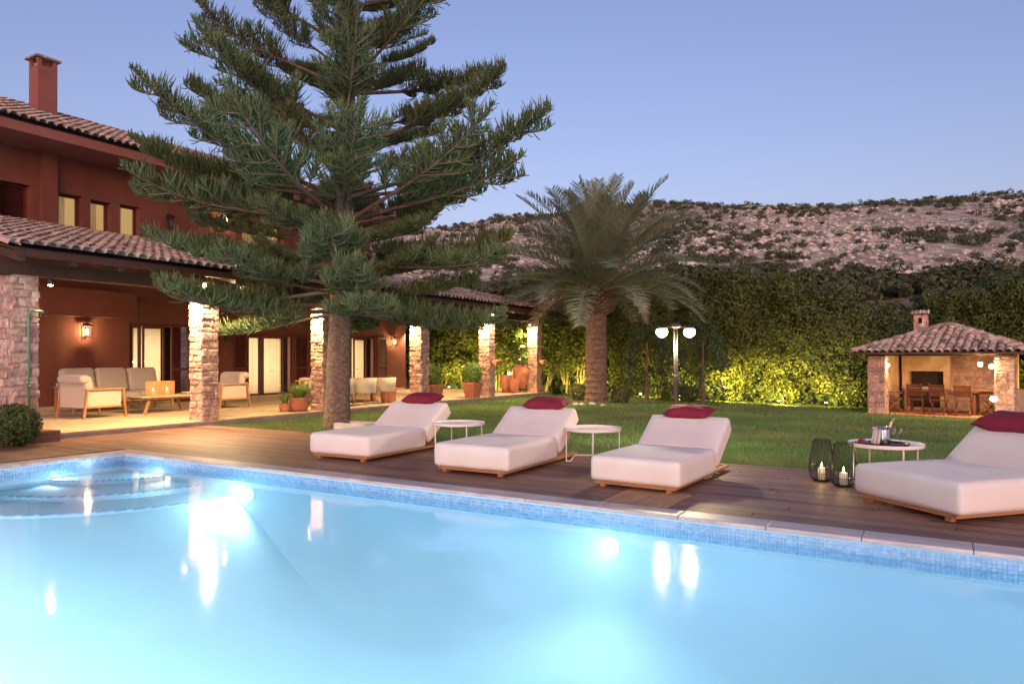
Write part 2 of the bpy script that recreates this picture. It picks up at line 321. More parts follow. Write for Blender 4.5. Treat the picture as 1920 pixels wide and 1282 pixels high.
# ================================================================== deck, pool, patio
b = MB(); b.b2(-14.0, -11.45, -1, 6.8, -.3, -.035); b.b2(-14.0, 5, 6.8, 10.24, -.3, -.035); b.b2(4.5, 8, -1, 6.8, -.3, -.035)
deck = tag(b.build('deck', m_dark), kind='structure')
BW = .142; HX0, HX1, HY0, HY1 = -3.02, -2.28, 6.86, 7.72
y = 6.825 + BW / 2
while y < 10.22:
    x = -13.93 + rnd(-2, 0)
    while x < 4.9:
        L = rnd(2.2, 4.2); x0 = max(x, -13.93); x1 = min(x + L, 4.9); x += L
        if x1 - x0 < .25: continue
        segs = [(x0, x1)]
        if y < HY1 + .05: segs = [(a, c) for a, c in ((x0, min(x1, HX0)), (max(x0, HX1), x1)) if c - a > .05]
        for a, c in segs:
            MB().box((0, 0, 0), (c - a - .008, BW - .008, .03)).build('plank', m_ipe, deck, ((a + c) / 2, y, -.017 + rnd(-.0015, .0015)))
    y += BW
y = 6.825 - BW / 2
while y > 1.2:
    MB().box((0, 0, 0), (2.44, BW - .008, .03)).build('plank', m_ipe, deck, (-12.7, y, -.017 + rnd(-.0015, .0015))); y -= BW
hatch = thing('deck_hatch', 'pale wooden access hatch set in the deck in front of a lounger', 'hatch')
for x0 in (-3.01, -2.645):
    h_ = MB().b2(x0, x0 + .355, 6.87, 7.71, -.03, -.001).build('hatch_board', m_hatch, hatch)
# pool
PX0, PX1, PY0, PY1, WZ = -11.0, 4.3, .35, 6.55, -.128
pool = tag(put('swimming_pool', None), kind='structure')
Z0 = -1.35; c = [(PX0, PY0), (PX1, PY0), (PX1, PY1), (PX0, PY1)]
b = MB(); rings = [(0, -.03), (0, -.45)] + [(.9 * (1 - math.cos(q)), -.45 - .90 * math.sin(q)) for q in np.linspace(.2, math.pi / 2, 8)]
V = []
for ins, z in rings: V += [(PX0 + ins, PY0 + ins, z), (PX1 - ins, PY0 + ins, z), (PX1 - ins, PY1 - ins, z), (PX0 + ins, PY1 - ins, z)]
b.add(V, [(4 * k + i, 4 * k + (i + 1) % 4, 4 * k + 4 + (i + 1) % 4, 4 * k + 4 + i) for k in range(len(rings) - 1) for i in range(4)] + [tuple(len(V) - 4 + i for i in range(4))])
b.build('basin', m_pool, pool, smooth=True)
def coping(x0, x1, y0, y1, ax):
    p = x0 if ax == 0 else y0; e = x1 if ax == 0 else y1
    while p < e - .01:
        L = min(rnd(.75, .95), e - p)
        if e - p - L < .3: L = e - p
        sz = (L - .003, y1 - y0, .038) if ax == 0 else (x1 - x0, L - .003, .038)
        ct = (p + L / 2, (y0 + y1) / 2, -.008) if ax == 0 else ((x0 + x1) / 2, p + L / 2, -.008)
        MB().rbox((0, 0, 0), sz, .01, 3).build('coping_stone', m_marble, pool, ct); p += L
coping(-11.28, 4.6, 6.52, 6.8, 0); coping(-11.28, -11.0 + .03, PY0, 6.517, 1); coping(-11.28, 4.6, .08, .38, 0); coping(4.27, 4.58, .385, 6.517, 1)
b = MB(); pt = .0335
for k in range(int((PX1 - PX0) / pt)):
    for j in range(5): b.box((PX0 + .02 + k * pt, PY1 - .003, -.062 - j * pt), (pt - .005, .008, pt - .005))
for k in range(int((PY1 - PY0) / pt)):
    for j in range(5): b.box((PX0 + .003, PY1 - .02 - k * pt, -.062 - j * pt), (.008, pt - .005, pt - .005))
tag(b.build('mosaic_tiles', m_mosaic, pool), kind='stuff')
for rad, top, in ((1.1, -.26), (1.9, -.33), (2.7, -.40)):
    b = MB(); n = 22; arc = [(PX0 + rad * math.cos(t), PY1 - rad * math.sin(t)) for t in np.linspace(0, math.pi / 2, n)]
    b.add([(PX0, PY1, top)] + [(x, y, top) for x, y in arc] + [(x, y, top - (.12 if rad < 2 else .04)) for x, y in arc], [(0, i + 2, i + 1) for i in range(n - 1)] + [(i + 1, i + 2, i + 2 + n, i + 1 + n) for i in range(n - 1)])
    st = b.build('pool_step', m_pool, pool)
    if rad > 2:      # the floor rises smoothly towards the lowest step
        b = MB(); V = []; m_ = 14
        for q in np.linspace(0, 1, m_):
            f_ = 1 + 1.25 * q; z_ = Z0 - .004 + (top - .04 - Z0) * (1 - q) ** 2.4 ; V += [(PX0 + (x - PX0) * f_, PY1 + (y - PY1) * f_, z_) for x, y in arc]
        b.add(V, [(k * n + i, k * n + i + 1, (k + 1) * n + i + 1, (k + 1) * n + i) for k in range(m_ - 1) for i in range(n - 1)]); b.build('floor_rise', m_pool, pool, smooth=True)
    b = MB()
    for i in range(0, n - 1): b.tube([(*arc[i], top + .004), ((arc[i][0] * .35 + arc[i + 1][0] * .65), (arc[i][1] * .35 + arc[i + 1][1] * .65), top - .003)], .012, 4)
    b.build('step_edge', m_step, st)
# water
mw = bpy.data.materials.new('pool water'); mw.use_nodes = True; nt = mw.node_tree; nt.nodes.clear()
g = nt.nodes.new('ShaderNodeNewGeometry'); bp = nt.nodes.new('ShaderNodeBump'); bp.inputs['Strength'].default_value = .35; bp.inputs['Distance'].default_value = .006
n1 = nt.nodes.new('ShaderNodeTexNoise'); n1.inputs['Scale'].default_value = 3.0; n1.inputs['Detail'].default_value = 3; nt.links.new(g.outputs['Position'], n1.inputs[0]); nt.links.new(n1.outputs[0], bp.inputs['Height'])
tr = nt.nodes.new('ShaderNodeBsdfTransparent'); tr.inputs[0].default_value = (.95, .98, 1, 1); gs = nt.nodes.new('ShaderNodeBsdfGlossy'); gs.inputs['Roughness'].default_value = .07; fr = nt.nodes.new('ShaderNodeFresnel'); fr.inputs[0].default_value = 1.33
ms = nt.nodes.new('ShaderNodeMixShader'); mo = nt.nodes.new('ShaderNodeOutputMaterial'); nt.links.new(bp.outputs[0], gs.inputs['Normal'])
nt.links.new(fr.outputs[0], ms.inputs[0]); nt.links.new(tr.outputs[0], ms.inputs[1]); nt.links.new(gs.outputs[0], ms.inputs[2]); nt.links.new(ms.outputs[0], mo.inputs[0])
pv = nt.nodes.new('ShaderNodeVolumePrincipled'); pv.inputs['Color'].default_value = (.66, .95, 1, 1); pv.inputs['Density'].default_value = .20; pv.inputs['Absorption Color'].default_value = (.55, .85, 1, 1); nt.links.new(pv.outputs[0], mo.inputs['Volume'])
cy.volume_bounces = 1; tag(MB().b2(PX0 - .02, PX1 + .02, PY0 - .02, PY1 + .02, Z0 - .04, WZ).build('water', mw), kind='structure')
def pool_light(x, y, z, nrm, label, W=60):
    t = thing('pool_light', label, 'pool light', (x, y, z), 0, 'round lamps under the pool water')
    ax = Vector(nrm); q = ax.to_track_quat('Z', 'Y')
    bz = MB(); bz.lathe([(.075, 0), (.125, 0), (.13, .015), (.09, .02), (.075, .012)], n=24); o = bz.build('bezel', m_pool, t); o.rotation_mode = 'QUATERNION'; o.rotation_quaternion = q
    ls = MB(); ls.lathe([(.0, .02), (.05, .018), (.08, .01)], n=24); o = ls.build('lens', glow('pool lamp lens', (.85, .95, 1), 9), t, smooth=True); o.rotation_mode = 'QUATERNION'; o.rotation_quaternion = q
    light('pool_lamp', 'SPOT', ax * .06, W, (.80, .98, 1), t, .06, ax * 2 + Vector((0, 0, -.12)), 165, .6)
pool_light(-8.05, PY1, -.36, (0, -1, 0), 'glowing round underwater lamp nearer the pool steps', 65)
pool_light(-2.75, PY1, -.36, (0, -1, 0), 'glowing round underwater lamp in front of the deck hatch', 32)
pool_light(2.4, PY1, -.36, (0, -1, 0), 'added underwater fill lamp beyond the right edge', 90)  # extra lamp out of view, added to brighten the water
pool_light(-8.6, PY0, -.50, (0, 1, 0), 'added underwater fill lamp on the near pool wall by the steps', 250)  # this and the next three are unseen lamps added to light the pool evenly
pool_light(-2.75, PY0, -.50, (0, 1, 0), 'added underwater fill lamp on the near pool wall in the middle', 250)
pool_light(2.4, PY0, -.50, (0, 1, 0), 'added underwater fill lamp at the right end of the near pool wall', 250)
pool_light(-5.4, PY0, -.50, (0, 1, 0), 'added underwater fill lamp on the near pool wall left of the middle', 250)
for k, (px_, py_, nrm, lab) in enumerate(((-10.0, PY1, (0, -1, 0), 'added fill light under the coping at the deck side of the pool steps'), (PX0, 5.5, (1, 0, 0), 'added fill light under the coping at the left side of the pool steps'))):  # two lights added only to brighten the step treads
    t = thing('added_step_light', lab, 'pool light', (px_, py_, -.205), 0, 'added fill lights beside the pool steps'); ax = Vector(nrm)
    MB().box(ax * .006, (.06 if k == 0 else .012, .012 if k == 0 else .06, .02)).build('lens', glow('added step lens', (.8, .96, 1), 3), t)
    light('added_step_lamp', 'SPOT', ax * .03, 12, (.80, .98, 1), t, .02, ax * 2 + Vector((0, 0, -.1)), 170, .5)
# patio
PZ = .10
patio = tag(MB().b2(-20.4, -13.95, 6.3, 26.6, -.3, PZ - .03).build('patio', m_kerb), kind='structure')
ns, nw = 29, 10; dy = (26.6 - 6.3) / ns; dx = (20.4 - 13.93) / nw
sm = MB().box((0, 0, 0), (dx - .012, dy - .012, .035)).mesh('paving_slab', m_slab)
for i in range(ns):
    for j in range(nw): put('paving_slab', sm, patio, (-20.4 + dx * (j + .5), 6.3 + dy * (i + .5), PZ - .016 + rnd(-.002, .002)))

# ================================================================== villa
villa = thing('villa', 'two storey terracotta villa with tiled roofs and a stone pillared gallery', 'house')
WX = -20.3
b = MB()
for y0, y1 in ((5, 12.25), (14.3, 16.4), (18.45, 20.6), (22.95, 24.9)): b.b2(WX - .3, WX, y0, y1, PZ - .2, 4.9)
for y0, y1, zt in ((12.25, 14.3, 2.55), (16.4, 18.45, 2.36), (20.6, 22.95, 2.40)): b.b2(WX - .3, WX, y0, y1, zt, 4.9)
b.b2(-29, WX - .31, 24.6, 24.9, -.2, 4.9); b.b2(-29, WX - .31, 5, 5.3, -.2, 6.9)
b.build('wall', m_wall, villa)
MB().b2(WX + .003, WX + .5, 5.5, 12.2, 2.62, 3.35).build('header_beam', m_wall, villa)
MB().b2(WX + .003, WX + .03, 5.5, 24.85, PZ - .01, PZ + .10).build('skirting', m_slab, villa)
b = MB()   # upper floor wall round its windows
ups = [(8.9, 9.6, 4.95, 5.98), (10.30, 10.92, 4.98, 5.95), (11.14, 11.72, 4.98, 5.92), (11.98, 12.58, 4.98, 5.95), (16.2, 18.0, 5.0, 6.2), (19.4, 20.1, 5.0, 6.0)]
yy = 3.0
for y0, y1, z0, z1 in ups:
    b.b2(WX - .35, WX - .002, yy, y0, 4.905, 6.9); b.b2(WX - .35, WX - .002, y0, y1, z1, 6.9); yy = y1
    if z0 > 4.96: b.b2(WX - .35, WX - .002, y0, y1, 4.905, z0)
b.b2(WX - .35, WX - .002, yy, 22.6, 4.905, 6.9); b.b2(-29, WX - .36, 22.3, 22.6, 4.905, 6.9)
b.build('upper_wall', m_wall, villa)
MB().b2(WX, WX + .16, 9.83, 10.2, 4.91, 6.898).build('pilaster', m_wall, villa)
MB().b2(WX - .001, WX + .1, 5, 22.6, 4.87, 5.0).build('roof_flashing', m_fascia, villa)
for i, (y0, y1, z0, z1) in enumerate(ups):
    w = MB(); x = WX - .27
    for a, c in ((y0, y0 + .05), (y1 - .07, y1)): w.b2(x, x + .06, a, c, z0, z1)
    w.b2(x, x + .06, y0 + .05, y1 - .07, z1 - .06, z1); w.b2(x, x + .06, y0 + .05, y1 - .07, z0, z0 + .04)
    if i == 4: w.b2(x, x + .06, (y0 + y1) / 2 - .04, (y0 + y1) / 2 + .04, z0 + .04, z1 - .06)
    wo = w.build('window', m_shutter, villa)
    if i in (0, 5):
        s = MB(); z = z0 + .06
        while z < z1 - .08: s.box((x + .05, (y0 + y1) / 2, z), (.05, y1 - y0 - .13, .012), Euler((0, .6, 0))); z += .045
        tag(s.build('louvre_slats', m_shutter, wo), kind='stuff'); MB().b2(x - .02, x - .01, y0, y1, z0, z1).build('dark_backing', m_dark, wo)
    else:
        MB().b2(x + .02, x + .026, y0 + .05, y1 - .07, z0 + .04, z1 - .06).build('pane', m_glass, wo)
        cu = MB(); w_ = (y1 - y0) * (.55, .5, .62, .4)[i % 4]; n = int(w_ / .02); pts = [(x - .06 + .02 * math.sin(q * .95 + i), y0 + .03 + q * .02) for q in range(n)]
        cu.add([(px, py, z0 - .02) for px, py in pts] + [(px, py, z1) for px, py in pts], [(q, q + 1, n + q + 1, n + q) for q in range(n - 1)]); cu.build('curtain', m_curtain, wo, smooth=True)
        MB().add([(x - .6, y0 - .5, z0 - .5), (x - .6, y1 + .5, z0 - .5), (x - .6, y1 + .5, z1 + .6), (x - .6, y0 - .5, z1 + .6)], [(0, 1, 2, 3)]).build('room_glow_sheet', m_room_glow, wo)
# french doors
def door(y0, y1, zt, panes, shutters, tall=False):
    x = WX - .16; f = MB()
    f.b2(x, x + .09, y0, y0 + .08, PZ, zt); f.b2(x, x + .09, y1 - .08, y1, PZ, zt); f.b2(x, x + .09, y0 + .08, y1 - .08, zt - .09, zt); f.b2(x, x + .09, y0 + .08, y1 - .08, PZ, PZ + .06)
    d = f.build('french_door', m_shutter, villa)
    MB().b2(x - .75, x - .7, y0 - .2, y1 + .2, PZ, zt).build('dark_interior', m_dark, d)
    for a, c in panes:
        l = MB()
        for p0, p1 in ((a - .05, a), (c, c + .05)): l.b2(x + .01, x + .07, p0, p1, PZ + .06, zt - .09)
        l.b2(x + .01, x + .07, a, c, PZ + .06, PZ + .16); l.b2(x + .01, x + .07, a, c, zt - .17, zt - .09); l.build('door_leaf', m_shutter, d)
        MB().b2(x + .035, x + .041, a, c, PZ + .16, zt - .17).build('pane', m_glass, d)
        cu = MB(); n = int((c - a + .1) / .018); pts = [(x - .09 + .028 * math.sin(i * .9 + 1.3 * math.sin(i * .21)), a - .05 + i * .018) for i in range(n)]
        cu.add([(px, py, PZ + .05) for px, py in pts] + [(px, py, zt - .1) for px, py in pts], [(i, i + 1, n + i + 1, n + i) for i in range(n - 1)]); cu.build('curtain', m_curtain, d, smooth=True)
    light('room_stand_in_light', 'AREA', (x - .55, (y0 + y1) / 2, 1.3), 15, (1, .74, .44), d, size=(y1 - y0 - .3, 1.9), target=(x + 1, (y0 + y1) / 2, 1.25))  # area light stands in for the lit room behind the curtain
    hd = MB(); hd.tube([(x + .09, (y0 + y1) / 2 + .06, 1.05), (x + .13, (y0 + y1) / 2 + .06, 1.05), (x + .13, (y0 + y1) / 2 + .16, 1.05)], .01, 5); hd.build('door_handle', m_iron, d)
    for a, c in shutters:
        s = MB(); xx = WX + .02
        for p0, p1 in ((a, a + .06), (c - .06, c)): s.b2(xx, xx + .04, p0, p1, PZ + .04, zt - .02)
        for z0, z1 in ((PZ + .04, PZ + .14), (1.1, 1.18), (zt - .1, zt - .02)): s.b2(xx, xx + .04, a + .06, c - .06, z0, z1)
        so = s.build('shutter', m_shutter, villa); sl = MB(); z = PZ + .17
        while z < zt - .12: sl.box((xx + .02, (a + c) / 2, z), (.035, c - a - .12, .008), Euler((0, .7, 0))); z += .042
        tag(sl.build('louvre_slats', m_shutter, so), kind='stuff')
door(12.25, 14.3, 2.55, ((12.42, 12.62), (12.78, 13.38)), ((14.34, 14.9), (13.55, 14.2)))
door(16.4, 18.45, 2.36, ((16.56, 17.06), (17.2, 18.05)), ((15.82, 16.36), (18.5, 19.1)))
door(20.6, 22.95, 2.40, ((20.75, 21.55), (21.78, 22.45)), ((23.0, 23.6),))
# upper roof: soffit, fascia, tiles
MB().b2(WX - .4, -18.8, 3, 22.9, 6.905, 7.14).build('eave_fascia', m_fascia, villa)
def tile_mesh(L, r, mtl, n=6):
    b = MB(); t = .014; V = []
    for q, rr in ((0, r), (L, r * .82)):
        for k in (0, 1):
            for i in range(n + 1):
                a = math.pi * i / n; V.append((q, (rr - k * t) * math.cos(a), (rr - k * t) * math.sin(a) * .95 + (0 if q == 0 else .0)))
    m = n + 1; F = []
    for i in range(n): F += [(i, i + 1, 2 * m + i + 1, 2 * m + i), (i + 1, i, m + i, m + i + 1)]
    return b.add(V, F).mesh('roof_tile', mtl, True)
def roof_tiles(parent, org, ax_y, up, length, slope_len, pitch, expo, mtl, keep=0, far=(0, 0, 1.5), clip=None):
    """barrel tiles: columns along ax_y, courses running up the slope vector; the keep nearest are separate objects"""
    up = Vector(up).normalized(); ay = Vector(ax_y).normalized(); nz = up.cross(-ay) if up.cross(-ay).z > 0 else up.cross(ay)
    M = Matrix((up, ay, nz)).transposed(); lst = []
    for j in range(int(slope_len / expo)):
        for i in range(int(length / pitch)):
            if clip and not clip((i + .5) * pitch, j * expo): continue
            lst.append((Vector(org) + ay * ((i + .5) * pitch + rnd(-.008, .008)) + up * (j * expo - .05 + rnd(-.015, .015)) + nz * (.035 + rnd(0, .014)), rnd(-.02, .02)))
    lst.sort(key=lambda e: (e[0] - Vector(far)).length)
    tm = tile_mesh(expo * 1.28, pitch * .46, mtl); e0 = (M @ Matrix.Rotation(.07, 3, 'Y')).to_euler()
    for p, q in lst[:keep]: put('roof_tile', tm, parent, p, (M @ Matrix.Rotation(.07, 3, 'Y') @ Matrix.Rotation(q, 3, 'Z')).to_euler())
    vs_ = np.array([v.co for v in tm.vertices]); fs_ = np.array([f.vertices for f in tm.polygons]); V = []; F = []
    for k, (p, q) in enumerate(lst[keep:]):
        m3 = np.array(M @ Matrix.Rotation(.07, 3, 'Y') @ Matrix.Rotation(q, 3, 'Z')); V.append(vs_ @ m3.T + np.array(p)); F.append(fs_ + k * len(vs_))
    if V: tag(put('roof_tiles', np_mesh('roof_tiles', np.concatenate(V), np.concatenate(F), mtl, smooth=True), parent), kind='stuff')
sl = .40
b = MB(); b.add([(-18.78, 2.9, 7.15), (-18.78, 23, 7.15), (-23, 23, 7.15 + 4.22 * sl), (-23, 2.9, 7.15 + 4.22 * sl), (-29, 23, 6.9), (-29, 2.9, 6.9)], [(0, 1, 2, 3), (3, 2, 4, 5), (0, 3, 5), (1, 4, 2)])
ur = b.build('upper_roof', m_under, villa)
roof_tiles(ur, (-18.72, 2.9, 7.19), (0, 1, 0), (-1, 0, sl), 20.1, 4.55, .21, .33, m_tile, 0)
# chimney
b = MB(); b.b2(-21.75, -21.25, 10.25, 10.75, 7.6, 9.58)
ch = b.build('chimney', m_fascia, villa)
b = MB()
for x0, x1, y0, y1 in ((-21.75, -21.65, 10.25, 10.35), (-21.35, -21.25, 10.25, 10.35), (-21.75, -21.65, 10.65, 10.75), (-21.35, -21.25, 10.65, 10.75)): b.b2(x0, x1, y0, y1, 9.58, 9.78)
b.b2(-21.62, -21.38, 10.38, 10.62, 9.57, 9.77); b.build('chimney_vent', [m_fascia], ch)
b = MB(); b.b2(-21.83, -21.17, 10.17, 10.83, 9.781, 9.83); b.add([(-21.83, 10.17, 9.831), (-21.17, 10.17, 9.831), (-21.17, 10.83, 9.831), (-21.83, 10.83, 9.831), (-21.5, 10.5, 9.97)], [(0, 1, 4), (1, 2, 4), (2, 3, 4), (3, 0, 4)]); b.build('chimney_cap', m_tile, ch)
# gallery roof
EX, EZ, sg = -13.2, 3.34, 1.62 / 7.1
GY0, GY1 = 6.0, 26.15
b = MB(); b.add([(EX, GY0, EZ), (EX, GY1, EZ), (WX, GY1, 4.96), (WX, GY0, 4.96), (EX, GY0, EZ - .04), (EX, GY1, EZ - .04), (WX, GY1, 4.92), (WX, GY0, 4.92)], [(0, 1, 2, 3), (7, 6, 5, 4), (0, 4, 5, 1), (1, 5, 6, 2), (3, 7, 4, 0)])
gr = b.build('gallery_roof', m_timber, villa)
roof_tiles(gr, (EX + .06, GY0, EZ + .035), (0, 1, 0), (-1, 0, sg), GY1 - GY0, 7.25, .205, .33, m_tile, 300, (-13, 5.5, 3))
b = MB(); y = GY0 + .1   # rake tiles along the near gable edge
for k in range(21): b.add([(EX + .05 - k * .345, GY0 - .02 + dyy, EZ + .03 + (k * .345) * sg + dz) for dyy, dz in ((-.1, .0), (-.07, .075), (0, .1), (.07, .075), (.1, 0))] + [(EX - .36 - k * .345, GY0 - .02 + dyy * .9, EZ + .05 + (k * .345 + .36) * sg + dz) for dyy, dz in ((-.1, .0), (-.07, .075), (0, .1), (.07, .075), (.1, 0))], [(i, i + 1, i + 6, i + 5) for i in range(4)])
b.build('rake_tiles', m_tile, gr)
MB().beam((EX + .02, GY0, EZ - .09), (EX + .02, GY1, EZ - .09), .03, .1).build('eave_board', m_timber, villa)
rm = MB().beam((EX + .0, 0, EZ - .15), (WX + .02, 0, 4.96 - .15), .10, .15).mesh('rafter', m_timber)
y = GY0 + .12
while y < GY1: put('rafter', rm, villa, (0, y, 0)); y += .86
MB().b2(-14.22, -13.98, GY0 + .1, GY1 - .2, 2.97, 3.22).build('gallery_beam', m_timber, villa)
MB().b2(-20.28, -20.02, 24.92, GY1 - .2, 2.97, 3.3).build('end_beam', m_timber, villa)
# stone pillars
def stones_on(x0, x1, y0, y1, z0, z1, faces, one_by_one, parent, lo=.08, hi=.2, prot=.03):
    J = None if one_by_one else MB()
    for fc in faces:
        h0 = z0
        a0, a1 = (x0, x1) if fc in ('-y', '+y') else (y0, y1)
        while h0 < z1 - .02:
            h = min(rnd(lo, hi), z1 - h0)
            if z1 - h0 - h < .05: h = z1 - h0
            a = a0 - prot * .5
            while a < a1 - .02:
                w = rnd(lo * 1.2, hi * 1.7)
                if a1 - a - w < .08: w = a1 - a + prot * .5
                pr = rnd(.3, 1) * prot; g_ = .012; V = []
                for dep, ins in ((-.02, 0), (pr * .55, .0), (pr, .022)):
                    for (u, q) in ((a + g_ + ins, h0 + g_ + ins), (a + w - g_ - ins, h0 + g_ + ins), (a + w - g_ - ins, h0 + h - g_ - ins), (a + g_ + ins, h0 + h - g_ - ins)):
                        u += rnd(-.028, .028); q += rnd(-.024, .024); dd = dep + rnd(-.003, .003)
                        V.append({'-y': (u, y0 - dd, q), '+y': (u, y1 + dd, q), '+x': (x1 + dd, u, q), '-x': (x0 - dd, u, q)}[fc])
                F = [(8, 9, 10, 11)] + [(k + i, k + (i + 1) % 4, k + 4 + (i + 1) % 4, k + 4 + i) for k in (0, 4) for i in range(4)]
                if fc in ('+y', '-x'): F = [f[::-1] for f in F]
                (MB() if one_by_one else J).add(V, F) if not one_by_one else MB().add(V, F).build('stone', m_stone, parent)
                a += w
            h0 += h
    if J: tag(J.build('stones', m_stone, parent), kind='stuff')
PIL = [(6.32, 6.74), (10.1, 10.5), (13.72, 14.12), (17.9, 18.3), (21.9, 22.27), (25.5, 25.88)]
for k, (y0, y1) in enumerate(PIL):
    x1 = -13.98; x0 = x1 - (.85 if k == 0 else .42)
    po = MB().b2(x0, x1, y0, y1, PZ - .25, 2.966).build('pillar', m_mortar, villa)
    stones_on(x0, x1, y0, y1, PZ, 2.94, ('-y', '+x'), k < 3, po, prot=.035)
    if k >= 1: stones_on(x0, x1, y0, y1, PZ, 2.94, ('+y',), False, po)
po = MB().b2(-20.35, -19.95, 25.5, 25.88, PZ - .2, 2.966).build('pillar', m_mortar, villa); stones_on(-20.35, -19.95, 25.5, 25.88, PZ, 2.94, ('-y', '+x'), False, po)
for k in (4, 5):
    y0 = PIL[k][0]; b = MB(); b.add([(-13.94, y0 + .1, 1.33), (-13.94, y0 + .45, 1.33), (-13.74, y0 + .45, 1.24), (-13.74, y0 + .1, 1.24), (-13.94, y0 + .1, 1.42), (-13.94, y0 + .45, 1.42), (-13.72, y0 + .45, 1.40), (-13.72, y0 + .1, 1.40)], [(3, 2, 1, 0), (4, 5, 6, 7), (0, 1, 5, 4), (1, 2, 6, 5), (2, 3, 7, 6), (3, 0, 4, 7)])
    tag(b.build('wall_tray', m_terra), ('terracotta tray fixed to the second last gallery pillar', 'terracotta tray fixed to the last gallery pillar')[k - 4], 'tray')
# spot lamps under the gallery beam
def gallery_spot(x, y, z, tgt, label, W=26, big=1):
    t = thing('spot_lamp', label, 'lamp', (x, y, z), 0, 'spot lamps under the gallery beam')
    b = MB(); b.lathe([(.03, .12), (.045, .10), (.05, 0), (.043, 0)], n=12); b.lathe([(0, .12), (.03, .12)], n=12); b.build('housing', m_post, t, smooth=True)
    MB().lathe([(0, .006), (.043 * big, .006), (.03 * big, -.012), (0, -.02 * big)], n=12).build('bulb', m_bulb, t)
    light('lamp_light', 'SPOT', (0, 0, -.04), W, (1, .62, .27), t, .04, tgt, 150, .5)
names = ('first', 'second', 'third', 'fourth', 'fifth', 'last')
for k, (y0, y1) in enumerate(PIL):
    if k: gallery_spot(-14.12, y0 - .34, 2.84, (-.03, .30, -1), 'small spot lamp lighting the near side of the %s gallery pillar' % names[k], 250 if k != 1 else 420)
    if k < 5: gallery_spot(-14.12, y1 + .28, 2.84, (.0, -.05, -1), 'small spot lamp on the far side of the %s gallery pillar' % names[k], 110)
gallery_spot(-20.1, 25.2, 2.84, (0, .2, -1), 'small spot lamp lighting the back corner pillar of the gallery', 240)
def flood(y, lab):
    t = thing('flood_lamp', lab, 'lamp', (-13.93, y, 3.08), 0, 'flood lamps on the outside of the gallery beam'); MB().b2(-.05, .0, -.05, .05, -.05, .08).build('bracket', m_post, t)
    MB().lathe([(.0, -.055), (.04, -.045), (.062, 0), (.05, .04), (0, .055)], (.06, 0, 0), 14).build('globe', m_bulb, t, smooth=True); MB().beam((0, 0, .07), (.13, 0, .07), .12, .012).build('hood', m_post, t)
    light('lamp_light', 'SPOT', (.16, 0, -.02), 130, WARM2, t, .05, (1.0, -.1, -1.1), 160, .6)
flood(10.12, 'glaring flood lamp on the beam above the second pillar'); flood(22.0, 'glaring flood lamp on the beam above the fifth pillar')
# wall lanterns
def wall_lantern(y, z, label, W=14, lit=True, x=WX):
    t = thing('wall_lantern', label, 'lantern', (x, y, z), 0, 'iron lanterns on the villa wall')
    b = MB(); b.b2(.0, .025, -.06, .06, -.20, .16); b.beam((.02, 0, .24), (.19, 0, .24), .02, .02); b.beam((.02, 0, .10), (.02, 0, .25), .02, .02); b.build('bracket', m_iron, t)
    b = MB()
    for sx in (-1, 1):
        for sy in (-1, 1): b.beam((.19 + sx * .07, sy * .07, -.15), (.19 + sx * .105, sy * .105, .15), .014, .014)
    b.box((.19, 0, -.16), (.16, .16, .02)); b.box((.19, 0, .155), (.235, .235, .015)); b.add([(.19 + .12 * i, .12 * j, .163) for i, j in ((-1, -1), (1, -1), (1, 1), (-1, 1))] + [(.19, 0, .235)], [(0, 1, 4), (1, 2, 4), (2, 3, 4), (3, 0, 4)])
    b.build('cage', m_iron, t)
    MB().tube([(.19, 0, -.08), (.19, 0, .07)], [.028, .02], 8).build('bulb', m_bulb if lit else m_glass, t)
    if lit: light('lamp_light', 'POINT', (.19, 0, .0), W, WARM, t, .04)
wall_lantern(10.95, 2.22, 'lit iron lantern on the wall above the sofa', 34)
wall_lantern(23.95, 2.2, 'lit iron lantern on the wall beyond the dining chairs', 30)
wall_lantern(15.55, 2.22, 'unlit iron lantern on the wall between the french doors', lit=False)
wall_lantern(15.45, 6.05, 'lit iron lantern on the upper floor wall', 22)
wall_lantern(13.45, 5.65, 'unlit iron lantern on the upper floor wall', lit=False)
# shower on the first pillar
sh = thing('garden_shower', 'green shower pipe with a chrome head on the first stone pillar', 'shower', (-13.9, 6.55, 0))
MB().tube([(0, .0, .02), (0, .0, 2.25), (.0, .05, 2.33), (0, .22, 2.33)], .018, 8).build('pipe', m_green, sh, smooth=True)
MB().lathe([(.012, .09), (.02, .06), (.06, .0), (.055, -.008), (0, -.008)], (0, .24, 2.25), 12).build('shower_head', m_steel, sh)
b = MB(); b.beam((0, -.07, 1.05), (0, .07, 1.05), .02, .02); b.tube([(-.05, 0, 1.0), (.03, 0, 1.0)], .012, 6); b.build('tap', m_steel, sh)
pl = thing('wooden_step', 'low dark wooden box step at the foot of the first pillar', 'step', (-13.72, 6.62, 0))
for k in range(3): MB().b2(-.2, .2, -.27, .27, .003 + k * .065, .063 + k * .065).build('board', m_ipe, pl)

